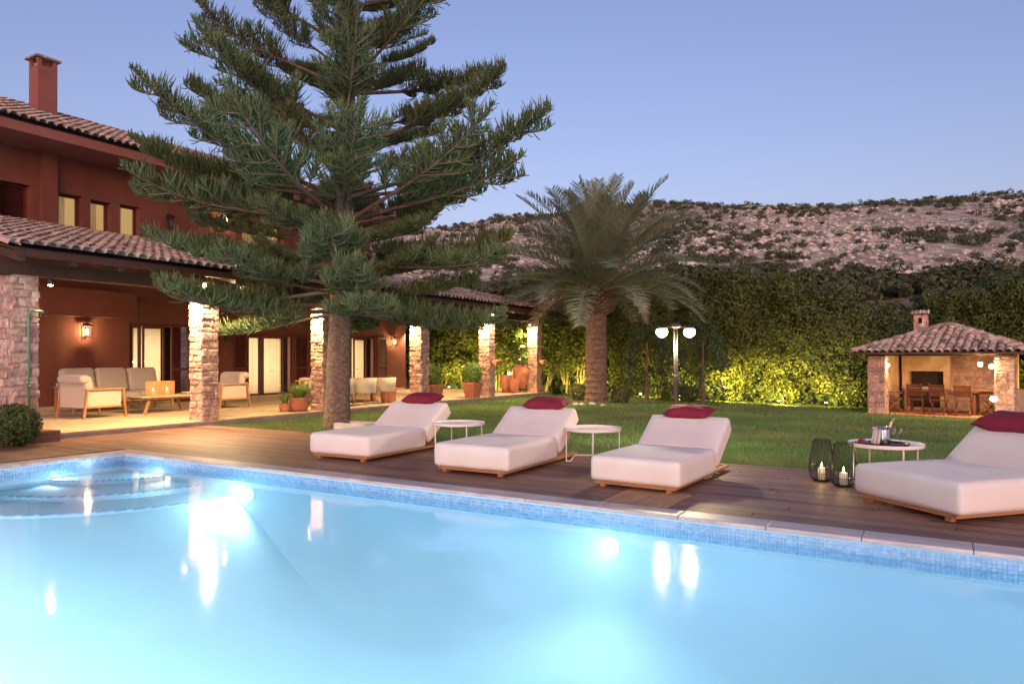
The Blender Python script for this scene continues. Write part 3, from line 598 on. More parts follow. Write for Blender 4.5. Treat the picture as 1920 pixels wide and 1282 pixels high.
# ================================================================== patio furniture
def armchair(loc, rz, label):
    t = thing('armchair', label, 'armchair', loc, rz, 'teak lounge armchairs in the gallery')      # faces +y
    W, D = 1.0, .92
    for sx in (-1, 1):
        for sy, dx in ((-1, -.06), (1, .05)): MB().beam((sx * W / 2, sy * D / 2 + dx, 0), (sx * W / 2, sy * (D / 2 - .03), .66), .05, .04).build('leg', m_teak, t)
        MB().rbox((0, 0, 0), (.075, D + .05, .035), .012, 3).build('armrest', m_teak, t, (sx * W / 2, 0, .67))
        MB().b2(-.008, .008, -D / 2 + .04, D / 2 - .06, .26, .64).build('side_panel', m_canvas, t, (sx * (W / 2 - .03), 0, 0))
    MB().b2(-W / 2 + .03, W / 2 - .03, -D / 2 - .005, -D / 2 + .012, .25, .72).build('back_panel', m_canvas, t)
    b = MB(); b.b2(-W / 2 + .02, W / 2 - .02, -D / 2 + .02, D / 2 - .04, .24, .28); b.build('seat_frame', m_teak, t)
    MB().rbox((0, .03, .36), (W - .14, D - .14, .17), .06, 7, puff=.03).build('seat_cushion', m_cush, t, smooth=True)
    MB().rbox((0, 0, 0), (W - .1, .22, .56), .09, 7).build('back_cushion', m_cush, t, (0, -D / 2 + .13, .70), (.18, 0, 0), smooth=True)
    MB().rbox((0, 0, 0), (W - .04, .26, .2), .095, 7).build('back_roll', m_cush, t, (0, -D / 2 + .02, .90), smooth=True)
armchair((-17.15, 9.45, PZ), R(4), 'grey lounge armchair with its back to the first pillar')
armchair((-17.3, 13.15, PZ), R(182), 'grey lounge armchair half hidden behind the second pillar')
so = thing('sofa', 'three seat grey lounge sofa with teak frame below the lantern', 'sofa', (-18.95, 11.1, PZ), R(-90))      # faces +x
W = 2.7
for sx in (-1, 1):
    for sy in (-.42, .42): MB().beam((sx * W / 2, sy, 0), (sx * W / 2, sy * .9, .62), .05, .045).build('leg', m_teak, so)
    MB().rbox((0, 0, 0), (.08, .95, .035), .012, 3).build('armrest', m_teak, so, (sx * W / 2, 0, .64))
    MB().b2(-.008, .008, -.4, .36, .25, .6).build('side_panel', m_canvas, so, (sx * (W / 2 - .04), 0, 0))
MB().b2(-W / 2, W / 2, -.42, .4, .24, .29).build('seat_frame', m_teak, so); MB().b2(-W / 2 + .03, W / 2 - .03, -.46, -.44, .28, .75).build('back_panel', m_canvas, so)
for k in (-1, 0, 1):
    MB().rbox((k * .87, .04, .38), (.86, .82, .19), .07, 7, puff=.03).build('seat_cushion', m_cush, so, smooth=True)
    MB().rbox((0, 0, 0), (.85, .25, .66), .1, 7, puff=.0).build('back_cushion', m_cush, so, (k * .87, -.3, .80), (.2, rnd(-.03, .03), 0), smooth=True)
ct = thing('coffee_table', 'low teak coffee table with a pale top in front of the sofa', 'table', (-17.2, 11.3, PZ))
MB().rbox((0, 0, .42), (.95, 1.75, .035), .012, 3).build('table_top', m_slab, ct); MB().b2(-.38, .38, -.72, .72, .36, .40).build('apron', m_teak, ct)
for sx in (-1, 1):
    for sy in (-1, 1): MB().beam((sx * .42, sy * .78, 0), (sx * .34, sy * .6, .38), .06, .045).build('leg', m_teak, ct)
for k, (y, lab) in enumerate(((10.98, 'glowing woven candle lantern on the coffee table, the nearer of two'), (11.36, 'glowing woven candle lantern on the coffee table, the farther of two'))):
    t = thing('woven_lantern', lab, 'lantern', (-17.15, y, PZ + .44), 0, 'woven lanterns on the coffee table'); b = MB()
    for i in range(26):
        a = 2 * math.pi * i / 26; b.tube([(.17 * math.cos(a), .17 * math.sin(a), 0), (.175 * math.cos(a), .175 * math.sin(a), .36)], .006, 4)
    b.build('upright_canes', m_rattan, t); b = MB()
    for j in range(15): b.tube([((.172 + .006 * (-1) ** (i + j)) * math.cos(2 * math.pi * i / 26), (.172 + .006 * (-1) ** (i + j)) * math.sin(2 * math.pi * i / 26), .01 + j * .0245) for i in range(27)], .005, 4)
    b.build('weave', m_rattan, t)
    MB().tube([(0, 0, 0), (0, 0, .12)], .04, 10).build('candle', m_wax, t); MB().lathe([(0, 0), (.014, .02), (.009, .045), (0, .07)], (0, 0, .125), 8).build('flame', m_flame, t)
    light('candle_light', 'POINT', (0, 0, .19), 1.1, WARM, t, .02)
t = thing('table_tray', 'small terracotta dish with folded cloths at the far end of the coffee table', 'dish', (-17.2, 11.95, PZ + .44)); MB().lathe([(0, 0), (.14, 0), (.17, .03), (.16, .03), (.13, .008), (0, .008)], n=18).build('dish', m_terra, t)
MB().rbox((0, 0, .035), (.2, .16, .045), .02, 3).build('folded_cloth', m_canvas, t)
def tuft(parent, n, L, spread, mtl, w=.02, base=(0, 0, 0), r0=.08, name='leaves'):
    V = []; F = []
    for i in range(n):
        a = rnd(0, 6.3); l = L * rnd(.6, 1.1); lean = spread * rnd(.3, 1); sx, sy = -math.sin(a), math.cos(a); bx = base[0] + r0 * rnd(0, 1) * math.cos(a); by = base[1] + r0 * rnd(0, 1) * math.sin(a); o = len(V)
        for q in (0, .35, .7, 1):
            out = l * lean * q * q * .9; z = base[2] + l * q * (1 - .35 * lean * q); ww = w * (1 - q ** 2 * .95)
            V += [(bx + out * math.cos(a) + sx * ww, by + out * math.sin(a) + sy * ww, z), (bx + out * math.cos(a) - sx * ww, by + out * math.sin(a) - sy * ww, z)]
        F += [(o + 2 * k, o + 2 * k + 1, o + 2 * k + 3, o + 2 * k + 2) for k in range(3)]
    return put(name, np_mesh(name, V, F, mtl), parent)
def pot(loc, prof, label, plant=None, n=20, square=False, rz=0):
    t = thing('potted_plant' if plant else 'clay_jar', label, 'potted plant' if plant else 'jar', loc, rz)
    b = MB()
    if square:
        for (r0, z0), (r1, z1) in zip(prof, prof[1:]):
            b.add([(sx * r0, sy * r0, z0) for sx, sy in ((-1, -1), (1, -1), (1, 1), (-1, 1))] + [(sx * r1, sy * r1, z1) for sx, sy in ((-1, -1), (1, -1), (1, 1), (-1, 1))], [(i, (i + 1) % 4, 4 + (i + 1) % 4, 4 + i) for i in range(4)])
    else: b.lathe(prof, n=n)
    o = b.build('pot', m_terra, t, smooth=not square)
    h = prof[-1][1]; r = prof[-1][0]
    MB().lathe([(0, h - .04), (r * .98, h - .04)], n=n).build('soil', m_dark, t)
    return t, h
PB = [(0, 0), (.15, 0), (.2, .02), (.24, .12), (.25, .22), (.22, .30), (.25, .33), (.26, .36), (.23, .36)]
t, h = pot((-14.35, 13.25, PZ), PB, 'wide clay pot of strap leaved plant beside the third pillar', 1); tuft(t, 110, .55, .9, m_plant, .016, (0, 0, .3), .16)
t, h = pot((-14.55, 12.95, PZ), [(r * .6, z * .6) for r, z in PB], 'small clay pot of spiky plant behind the wide clay pot', 1); tuft(t, 50, .42, .9, m_plant, .013, (0, 0, .18), .08)
PC = [(0, 0), (.2, 0), (.23, .1), (.25, .3), (.24, .38), (.27, .40), (.27, .46), (.24, .46)]
t, h = pot((-14.75, 17.25, PZ), PC, 'clay pot of bare twiggy shrub before the fourth pillar', 1)
b = MB()
def twig(p, d, L, r, k):
    q = p + d * L; b.tube([p, (p + q) / 2 + Vector((rnd(-.02, .02), rnd(-.02, .02), 0)), q], [r, r * .8, r * .6], 4)
    if k:
        for _ in range(3): twig(q, (d + Vector((rnd(-.8, .8), rnd(-.8, .8), rnd(-.1, .5)))).normalized(), L * rnd(.55, .8), r * .6, k - 1)
for _ in range(4): twig(Vector((rnd(-.08, .08), rnd(-.08, .08), .42)), Vector((rnd(-.4, .4), rnd(-.4, .4), 1)).normalized(), .2, .012, 2)
b.build('twigs', m_stem, t)
def ball(parent, r, z, n, mtl, size=.06, squash=1, name='foliage'):
    D = unit(rng.normal(0, 1, (n, 3))); q = (1 - rng.random((n, 1)) ** 2 * .35) * (1 + .06 * np.sin(D[:, :1] * 9) * np.cos(D[:, 1:2] * 8))
    return put(name, leaf_mesh(name, D * r * q * [1, 1, squash] + [0, 0, z], D, size, mtl, .55, .7), parent)
PD = [(0, 0), (.19, 0), (.26, .46), (.29, .46), (.29, .54), (.25, .54)]
t, h = pot((-14.15, 18.75, PZ), PD, 'square clay planter with clipped shrub behind the fourth pillar', 1, square=True); ball(t, .32, .82, 900, m_plant, .075, 1.25)
t, h = pot((-14.2, 21.15, PZ), PD, 'square clay planter with round leafy shrub before the fifth pillar', 1, square=True); ball(t, .36, .84, 1100, m_plant, .08, 1.15)
PJ = [(0, 0), (.14, 0), (.20, .2), (.25, .42), (.24, .56), (.19, .64), (.21, .68), (.18, .68)]
pot((-15.0, 24.75, PZ), [(r, z * 1.05) for r, z in PJ], 'tall orange clay jar, leftmost of three by the last pillar')
pot((-14.55, 24.65, PZ), [(r * .95, z * .85) for r, z in PJ], 'short rounded clay jar in the middle of three by the last pillar')
t, h = pot((-14.6, 25.25, PZ), [(0, .14), (.16, .14), (.30, .42), (.36, .72), (.33, .95), (.24, 1.06), (.28, 1.12), (.24, 1.12)], 'large clay storage jar with a leafy fig beside the last pillar', 1)
b = MB(); b.tube([(0, 0, .9), (.02, 0, 1.6), (-.02, .03, 2.3)], [.03, .025, .015], 6); b.build('stem', m_stem, t)
P, N = clump_points(np.array([[rnd(-.22, .22), rnd(-.22, .22), z] for z in np.linspace(1.25, 2.5, 12)]), np.full(12, .24), 16); put('leaves', leaf_mesh('leaves', P, N, .2, m_plant, .55, .7), t)
b = MB()
for i in range(3): b.tube([(.16 * math.cos(2.1 * i), .16 * math.sin(2.1 * i), .14), (.22 * math.cos(2.1 * i), .22 * math.sin(2.1 * i), 0)], .015, 5)
b.build('stand', m_iron, t)
# dining set
t = thing('dining_table', 'long dark dining table behind the tub chairs', 'table', (-15.6, 16.4, PZ)); MB().b2(-.5, .5, -1.7, 1.7, .71, .75).build('table_top', m_teak, t)
for sx in (-.4, .4):
    for sy in (-1.5, 1.5): MB().b2(sx - .04, sx + .04, sy - .04, sy + .04, 0, .71).build('leg', m_teak, t)
def tub_chair(loc, rz, label):
    t = thing('tub_chair', label, 'chair', loc, rz, 'upholstered tub chairs at the dining table')     # faces -x
    V = []; n = 18
    for rr, sc2 in ((.30, 1), (.255, .98)):
        for z in (.36, .55, .80):
            for i in range(n + 1):
                a = R(-125) + R(250) * i / n; top = z if z < .7 else .80 - .14 * (abs(a) / R(125)) ** 2
                q = rr * (1 + .12 * (z - .36) / .44); V.append((q * math.cos(a), q * math.sin(a) * 1.05, top))
    m = n + 1; F = []
    for k in range(2):
        for i in range(n): F += [(k * m + i, k * m + i + 1, (k + 1) * m + i + 1, (k + 1) * m + i), ((k + 3) * m + i + 1, (k + 3) * m + i, (k + 4) * m + i, (k + 4) * m + i + 1)]
    for i in range(n): F.append((2 * m + i, 2 * m + i + 1, 5 * m + i + 1, 5 * m + i))
    for k in range(2): F += [(k * m, (k + 1) * m, (k + 4) * m, (k + 3) * m), (k * m + n, (k + 3) * m + n, (k + 4) * m + n, (k + 1) * m + n)]
    MB().add(V, F).build('backrest_shell', m_cream, t, smooth=True); MB().rbox((-.03, 0, .42), (.52, .52, .12), .05, 3).build('seat', m_cream, t, smooth=True)
    for sx in (-1, 1):
        for sy in (-1, 1): MB().tube([(sx * .18, sy * .18, .37), (sx * .25, sy * .25, 0)], [.02, .013], 6).build('leg', m_teak, t)
for y, lab in ((15.25, 'pale tub chair partly behind the pine trunk'), (16.2, 'middle pale tub chair at the dining table'), (17.1, 'pale tub chair nearest the fourth pillar')): tub_chair((-14.75, y, PZ), R(rnd(-5, 5)), lab)
for y, lab in ((15.6, 'pale tub chair on the wall side of the dining table, nearer one'), (16.9, 'pale tub chair on the wall side of the dining table, farther one')): tub_chair((-16.4, y, PZ), R(180), lab)
# box ball by the pool corner
t = thing('boxwood_ball', 'clipped boxwood ball beside the wooden step', 'shrub', (-13.35, 6.05, 0)); ball(t, .42, .36, 5200, m_box, .045, .86)
ball(t, .34, .35, 900, m_box, .09, .86, 'inner_foliage'); MB().tube([(0, 0, -.02), (0, 0, .3)], .03, 6).build('stem', m_limb, t)

# ================================================================== sun loungers, tables, lanterns
def pillow_mesh(w, l, h, seed):
    V = []; F = []; n = 14; rr = random.Random(seed)
    for side in (1, -1):
        for j in range(n + 1):
            for i in range(n + 1):
                u = -1 + 2 * i / n; v = -1 + 2 * j / n; k = ((1 - u ** 4) * (1 - v ** 4)) ** .62
                pin = 1 - .07 * (1 - abs(v)) * abs(u) ** 3; pin2 = 1 - .10 * (1 - abs(u)) * abs(v) ** 3
                V.append((u * w / 2 * pin, v * l / 2 * pin2, side * h / 2 * k * (1 + .1 * noise.noise(Vector((u * 2, v * 2, seed)))) + .012 * noise.noise(Vector((u * 3, v * 3, seed + 4)))))
    m = (n + 1) ** 2
    for j in range(n):
        for i in range(n):
            a = j * (n + 1) + i; F += [(a, a + 1, a + n + 2, a + n + 1), (m + a, m + a + n + 1, m + a + n + 2, m + a + 1)]
    return MB().add(V, F).mesh('pillow', m_red, True)
LW = 1.12
def make_lounger():
    t = put('sun_lounger', None)
    b = MB()
    for x in (-LW / 2 + .05, LW / 2 - .11): b.b2(x, x + .06, .06, 2.12, .04, .0715)
    b.b2(-LW / 2 + .05, LW / 2 - .05, .0, .06, .04, .071); b.b2(-LW / 2 + .05, LW / 2 - .05, 2.12, 2.18, .04, .071); b.build('frame', m_teak, t)
    sl_ = MB().b2(-LW / 2 + .112, LW / 2 - .112, -.04, .04, .05, .07).mesh('slat', m_teak)
    for k in range(12): put('slat', sl_, t, (0, .16 + k * .165, 0))
    for x in (-LW / 2 + .14, LW / 2 - .14):
        for y in (.05, 2.0): MB().b2(x - .03, x + .03, y - .03, y + .03, 0, .041).build('leg', m_teak, t)
    MB().rbox((0, .68, .222), (LW + .02, 1.42, .30), .055, 9, puff=.014).build('seat_mattress', m_white, t, smooth=True)
    MB().rbox((0, .33, 0), (LW + .02, .78, .25), .055, 9, puff=.018).build('back_mattress', m_white, t, (0, 1.47, .255), (R(34), 0, 0), smooth=True)
    b = MB(); b.beam((-.3, 1.95, .1), (-.3, 2.02, .42), .03, .02); b.beam((.3, 1.95, .1), (.3, 2.02, .42), .03, .02); b.build('backrest_prop', m_teak, t)
    return t
proto = make_lounger()
LOUNG = [(-7.5, 7.68, R(2), 1, 'white sun lounger leftmost of the row, nearest the pine', 'plum red pillow on the lounger nearest the pine', .03, 0),
         (-5.12, 7.58, R(1), 1, 'white sun lounger second from the left between two side tables', 'crimson pillow on the second lounger between two side tables', .06, 4),
         (-2.93, 7.62, R(-2), .95, 'white sun lounger in front of the lamp post', 'rust red pillow on the lounger in front of the lamp post', -.02, 2),
         (-.27, 7.93, R(-42), 1.12, 'white sun lounger turned towards the pool at the right edge', 'dark red pillow on the lounger at the right edge', -.16, 6)]
for i, (x, y, a, s, lab, lab2, off, tw) in enumerate(LOUNG):
    o = proto if i == 0 else copy_tree(proto); o.location = (x, y, 0); o.rotation_euler.z = a; o.scale = (s, s if i < 3 else .84, s if i < 3 else 1.0)
    tag(o, lab, 'sun lounger', 'white sun loungers along the pool')
    L = Vector((off, 2.03 * (1 if i < 3 else .75), .80)); L.rotate(Euler((0, 0, a)))
    tag(put('pillow', pillow_mesh(.68, .36, .17, i), None, (x + L.x * s, y + L.y * s, L.z * (s if i < 3 else 1.0)), (R(12), 0, a + R(tw)), s), lab2, 'pillow', 'red pillows on the sun loungers')
def side_table(loc, rz, label):
    t = thing('side_table', label, 'side table', loc, rz, 'round white metal side tables')
    MB().lathe([(0, .455), (.385, .455), (.40, .462), (.405, .50), (.397, .50), (.39, .475), (0, .475)], n=40).build('table_top', m_tab, t)
    for k in range(4):
        a = math.pi / 4 + k * math.pi / 2; x, y = .375 * math.cos(a), .375 * math.sin(a)
        MB().tube([(x, y, .46), (x, y, .012)], .0095, 8).build('leg', m_tab, t)
    for k in (0, 1):
        s = 1 if k == 0 else -1; b = MB(); p0 = Vector((.375 * math.cos(R(225)), .375 * math.sin(R(225)) * s, 0)); p1 = Vector((.375 * math.cos(R(45)), .375 * math.sin(R(45)) * s, 0))
        b.tube([p0 + Vector((0, 0, .012)), p0.lerp(p1, .08) + Vector((0, 0, .012)), p0.lerp(p1, .16) + Vector((0, 0, .10 + .02 * k)), p0.lerp(p1, .84) + Vector((0, 0, .10 + .02 * k)), p0.lerp(p1, .92) + Vector((0, 0, .012)), p1 + Vector((0, 0, .012))], .0095, 8); b.build('foot_bar', m_tab, t)
side_table((-6.35, 9.08, 0), R(8), 'round white side table between the first and second lounger')
side_table((-4.22, 9.36, 0), R(-20), 'round white side table between the second and third lounger')
T3 = (-.51, 9.42, 0); side_table(T3, R(-14), 'round white side table holding the wine bucket')
def candle_lantern(loc, label):
    t = thing('candle_lantern', label, 'lantern', loc, rnd(0, 1), 'black wire candle lanterns on the deck')
    prof = [(.085, .008), (.12, .03), (.14, .09), (.145, .15), (.135, .26), (.118, .38), (.10, .50)]; b = MB(); n = 44
    for i in range(n):
        a = 2 * math.pi * i / n; b.tube([(r * math.cos(a), r * math.sin(a), z) for r, z in prof], .0024, 4)
    b.build('wire_cage', m_black, t)
    b = MB()
    for r, z, q in ((.085, .008, .006), (.10, .50, .005), (.142, .10, .003)): b.tube([(r * math.cos(2 * math.pi * i / 28), r * math.sin(2 * math.pi * i / 28), z) for i in range(29)], q, 6)
    b.lathe([(0, .006), (.085, .006)], n=20); tag(b.build('rims', m_black, t), kind='stuff')
    MB().lathe([(.07, .012), (.075, .03), (.075, .235), (.072, .235), (.072, .03), (0, .016)], n=24).build('glass_cup', m_clear, t, smooth=True)
    MB().lathe([(0, .017), (.042, .017), (.042, .15), (.038, .155), (0, .152)], n=16).build('candle', m_wax, t, smooth=True)
    MB().lathe([(0, 0), (.013, .018), (.009, .04), (0, .068)], (0, 0, .158), 8).build('flame', m_flame, t)
    light('candle_light', 'POINT', (0, 0, .2), 1.6, WARM, t, .015)
candle_lantern((-1.2, 9.38, 0), 'black wire candle lantern on the deck, the left one of the pair')
candle_lantern((-.93, 9.12, 0), 'black wire candle lantern on the deck, the right one of the pair')
# things on the third table
tx, ty = T3[0], T3[1]; tz = .476
t = thing('serving_tray', 'round dark tray under the ice bucket', 'tray', (tx + .02, ty - .06, tz)); MB().lathe([(0, 0), (.22, 0), (.235, .03), (.227, .03), (.215, .008), (0, .008)], n=32).build('tray', m_tray, t)
t = thing('ice_bucket', 'ribbed steel ice bucket on the tray', 'bucket', (tx - .02, ty - .02, tz + .009))
pr = [(0, .002), (.07, .002), (.075, .01)] + [(.076 + .0006 * k + (.004 if k % 2 else 0), .02 + k * .012) for k in range(14)] + [(.09, .195), (.098, .20), (.094, .2), (.08, .18), (.07, .02)]
MB().lathe(pr, n=32).build('bucket_body', m_steel, t, smooth=True)
for s in (-1, 1): MB().tube([(s * .09, -.02, .17), (s * .12, -.02, .19), (s * .12, .02, .19), (s * .09, .02, .17)], .005, 6).build('ring_handle', m_steel, t)
t = thing('wine_bottle', 'wine bottle leaning in the ice bucket', 'bottle', (tx - .02, ty - .02, tz + .03)); o = MB().lathe([(0, 0), (.036, 0), (.037, .14), (.03, .18), (.014, .22), (.0135, .29), (.016, .292), (.016, .302), (0, .302)], n=16).build('bottle', m_bottle, t, (-.02, 0, 0), (R(-6), R(24), 0), smooth=True)
def wine_glass(x, y, lab):
    t = thing('wine_glass', lab, 'glass', (x, y, tz + .009), 0, 'wine glasses on the tray'); MB().lathe([(0, 0), (.034, .001), (.033, .004), (.006, .008), (.0045, .02), (.0045, .075)], n=20).build('stem', m_clear, t, smooth=True)
    MB().lathe([(.0045, .075), (.02, .082), (.037, .105), (.043, .135), (.041, .165), (.034, .195)], n=24).build('bowl', m_clear, t, smooth=True)
wine_glass(tx + .09, ty - .09, 'wine glass standing close to the ice bucket'); wine_glass(tx + .15, ty + .02, 'wine glass at the right rim of the tray')
t = thing('napkin', 'striped napkin hanging over the side of the ice bucket', 'napkin', (tx - .105, ty - .08, tz + .001)); V = []; n = 9
for side in (0, 1):
    for j in range(2):
        for i in range(n): q = -.055 + .11 * i / (n - 1); V.append((q * .86 + .03 * j, -.5 * q + .012 * math.sin(i * 1.9) + (.045 if side else -.045) * (1 - j), .20 * j + .003))
F = [(s * 2 * n + i, s * 2 * n + i + 1, s * 2 * n + n + i + 1, s * 2 * n + n + i) for s in (0, 1) for i in range(n - 1)] + [(n + i, n + i + 1, 3 * n + i + 1, 3 * n + i) for i in range(n - 1)]
MB().add(V, F).build('cloth', m_cloth, t, smooth=True)
t = thing('grape_bowl', 'dark dish heaped with red grapes', 'fruit dish', (tx - .24, ty - .16, tz)); MB().lathe([(0, 0), (.085, 0), (.10, .028), (.094, .028), (.082, .008), (0, .008)], n=24).build('dish', m_tray, t)
gm = MB().lathe([(0, -.013), (.009, -.009), (.013, 0), (.009, .009), (0, .013)], n=8).mesh('grape', m_grape, True)
for k in range(42):
    a = rnd(0, 6.3); q = rnd(0, .07); put('grape', gm, t, (q * math.cos(a), q * math.sin(a), .022 + (1 - q / .075) * rnd(.0, .055)))

# ================================================================== lamp post
lx, ly = -3.83, 11.92; t = thing('lamp_post', 'twin headed grey lamp post on the lawn behind a lounger', 'lamp post', (lx, ly, lawn_z(lx, ly) - .02), R(30.7))
MB().lathe([(.10, 0), (.10, .02), (.055, .03), (.04, .06), (.037, 1.15)], n=16).build('pole', m_post, t, smooth=True); MB().lathe([(.04, 1.15), (.047, 1.16), (.047, 1.30), (.04, 1.31)], n=16).build('collar', m_post, t)
b = MB(); b.lathe([(.034, 1.31), (.034, 2.14), (0, 2.14)], n=16); b.build('upper_pole', m_post, t, smooth=True)
b = MB(); b.lathe([(.036, 2.10), (.09, 2.13), (.08, 2.17), (.03, 2.2), (0, 2.2)], n=16); b.beam((-.25, 0, 2.125), (.25, 0, 2.125), .05, .03); b.build('arm', m_post, t, smooth=False)
for s in (-1, 1):
    h_ = MB(); h_.lathe([(0, .10), (.06, .095), (.095, .07), (.10, .05), (.085, .05)], (s * .235, 0, 2.045), 20); hd = h_.build('lamp_head', m_post, t, smooth=True)
    MB().lathe([(.08, .05), (.095, .02), (.098, -.01), (.088, -.045), (.06, -.075), (.03, -.09), (0, -.095)], (s * .235, 0, 2.045), 24).build('globe', m_bulb2, hd, smooth=True)
    light('lamp_light', 'POINT', (s * .235, 0, 1.92), 75, WARM2, t, .07)

# ================================================================== gazebo
GA = R(-11); gz = thing('barbecue_pavilion', 'small stone barbecue pavilion with weathered tiled roof and chimney', 'pavilion', (-1.95, 26.45, -.36), GA)
GW, GD, GE = 3.98, 3.4, 1.93
MB().b2(-.05, GW + .05, -.1, GD, -.1, .045).build('floor', m_terra, gz)
b = MB(); b.b2(.02, GW - .25, GD - .3, GD, .04, GE + .1); b.b2(.025, .3, .46, GD - .301, .04, GE); b.b2(GW - .3, GW - .03, .46, GD - .301, .04, .85); bw = b.build('back_wall', m_gplast, gz); stones_on(.3, GW - .3, GD - .3, GD, .1, GE, ('-y',), False, bw, .14, .3, .02)
for x0, x1 in ((0, .5), (GW - .46, GW)):
    po = MB().b2(x0, x1, 0, .455, -.1, GE).build('pillar', m_mortar, gz); stones_on(x0, x1, 0, .455, -.02, GE - .02, ('-y', '+x', '-x'), False, po, .14, .3, .03)
MB().b2(.0, GW, .02, .3, GE + .001, GE + .14).build('front_beam', m_timber, gz)
b = MB(); b.b2(.5, 1.75, GD - .85, GD - .31, .04, .78); b.b2(.42, 1.9, GD - .9, GD - .31, .781, .86); b.b2(.42, .62, GD - .85, GD - .31, .861, 1.4); b.b2(1.7, 1.9, GD - .85, GD - .31, .861, 1.4); b.b2(.42, 1.9, GD - .9, GD - .31, 1.401, GE); fp = b.build('fireplace', m_gplast, gz)
MB().b2(.621, 1.699, GD - .45, GD - .315, .862, 1.399).build('firebox', m_fire, fp); b = MB(); b.b2(.62, 1.6, GD - .858, GD - .852, .15, .7); b.build('log_store', m_fire, fp)
MB().b2(1.901, GW - .31, GD - .75, GD - .31, .74, .82).build('counter', m_gplast, gz)
b = MB(); b.lathe([(.10, 0), (.15, .0), (.155, .02), (.15, .04), (.10, .04)], n=20, sc_=(.72, 1.5)); b.build('oval_ornament', m_stone, gz, (GW - .24, -.05, 1.0), (R(90), R(90) - R(90), 0))
# hip roof
ov = .42; x0, x1, y0, y1 = -ov, GW + ov, -ov, GD + ov; zc, za = GE + .10, GE + .98; rx0, rx1 = GW / 2 - .12, GW / 2 + .12; ry = GD / 2
b = MB(); b.add([(x0, y0, zc), (x1, y0, zc), (x1, y1, zc), (x0, y1, zc), (rx0, ry, za), (rx1, ry, za), (x0, y0, zc - .05), (x1, y0, zc - .05), (x1, y1, zc - .05), (x0, y1, zc - .05)], [(0, 1, 5, 4), (1, 2, 5), (2, 3, 4, 5), (3, 0, 4), (0, 6, 7, 1), (1, 7, 8, 2), (2, 8, 9, 3), (3, 9, 6, 0), (9, 8, 7, 6)])
rf = b.build('roof', m_under, gz)
W_ = x1 - x0; run = ry - y0; sl2 = math.hypot(run, za - zc)
tm = tile_mesh(.36, .105, m_tile_old)
def course(org, ay, upv, width, half_in, depth):
    up = Vector(upv).normalized(); ay = Vector(ay); nz = up.cross(-ay); nz = nz if nz.z > 0 else -nz; M = Matrix((up, ay, nz)).transposed(); out = []
    for j in range(int(depth / .275)):
        for i in range(int(width / .222)):
            u = (i + .5) * .222; ins = half_in * (j * .275) / depth
            if u < ins - .02 or u > width - ins + .02: continue
            out.append((Vector(org) + ay * u + up * (j * .275 - .05) + nz * (.02 + rnd(0, .015)), (M @ Matrix.Rotation(.07, 3, 'Y') @ Matrix.Rotation(rnd(-.06, .06), 3, 'Z')).to_euler()))
    return out
lst = course((x0, y0, zc), (1, 0, 0), (0, run, za - zc), W_, rx0 - x0, sl2)
for p_, e_ in lst[:300]: put('roof_tile', tm, rf, p_, e_)
J = []
for org, ay, upv, wd_, hi_ in (((x0, y1, zc), (0, -1, 0), (rx0 - x0, 0, za - zc), y1 - y0, ry - y0), ((x1, y0, zc), (0, 1, 0), (rx0 - x1, 0, za - zc), y1 - y0, ry - y0), ((x1, y1, zc), (-1, 0, 0), (0, -run, za - zc), W_, rx0 - x0)): J += course(org, ay, upv, wd_, hi_, math.hypot(rx0 - x0, za - zc) if ay[0] == 0 else sl2)
vs_ = np.array([v.co for v in tm.vertices]); fs_ = np.array([f.vertices for f in tm.polygons])
tag(put('roof_tiles', np_mesh('roof_tiles', np.concatenate([vs_ @ np.array(e_.to_matrix()).T + np.array(p_) for p_, e_ in J]), np.concatenate([fs_ + k * len(vs_) for k in range(len(J))]), m_tile_old, smooth=True), rf), kind='stuff')
for cx_, cy_, tx_ in ((x0, y0, rx0), (x1, y0, rx1), (x0, y1, rx0), (x1, y1, rx1)):
    a_ = Vector((cx_, cy_, zc + .03)); b_ = Vector((tx_, ry, za + .03)); d_ = (b_ - a_); n = int(d_.length / .33)
    for k in range(n): put('hip_tile', tm, rf, a_ + d_ * (k / n), (d_.to_track_quat('X', 'Z')).to_euler(), (1, 1.25, 1.2))
MB().lathe([(0, .12), (.16, .1), (.28, .0)], (GW / 2, ry, za + .02), 12).build('roof_cap', m_tile_old, rf)
cx_, cy_ = 1.0, GD - .75
b = MB(); b.b2(cx_ - .19, cx_ + .19, cy_ - .19, cy_ + .19, 2.2, 3.06); b.b2(cx_ - .19, cx_ - .07, cy_ - .19, cy_ + .19, 3.06, 3.25); b.b2(cx_ + .07, cx_ + .19, cy_ - .19, cy_ + .19, 3.06, 3.25); b.b2(cx_ - .19, cx_ + .19, cy_ - .19, cy_ + .19, 3.25, 3.36)
chm = b.build('chimney', mat('chimney brick', (.52, .27, .22), (.45, .25, .2), rough=.9, nscale=6, nvar=.3, bump=.6, c3=(.68, .56, .50), c3scale=3, c3amt=.8), gz)
MB().b2(cx_ - .069, cx_ + .069, cy_ - .1, cy_ + .1, 3.061, 3.249).build('flue', m_fire, chm)
b = MB(); b.add([(cx_ + .28 * i, cy_ + .28 * j, 3.38) for i, j in ((-1, -1), (1, -1), (1, 1), (-1, 1))] + [(cx_, cy_, 3.54)], [(0, 1, 4), (1, 2, 4), (2, 3, 4), (3, 0, 4), (3, 2, 1, 0)]); cc = b.build('chimney_cap', m_tile_old, chm)
for i in range(5): put('cap_tile', tm, cc, (cx_ - .24 + i * .12, cy_ - .30, 3.375), (0, R(-28), R(90)), (.75, .6, .6))
def gl(p):  # pavilion local -> world
    q = Vector(p); q.rotate(Euler((0, 0, GA))); return q + Vector((-1.95, 26.45, -.36))
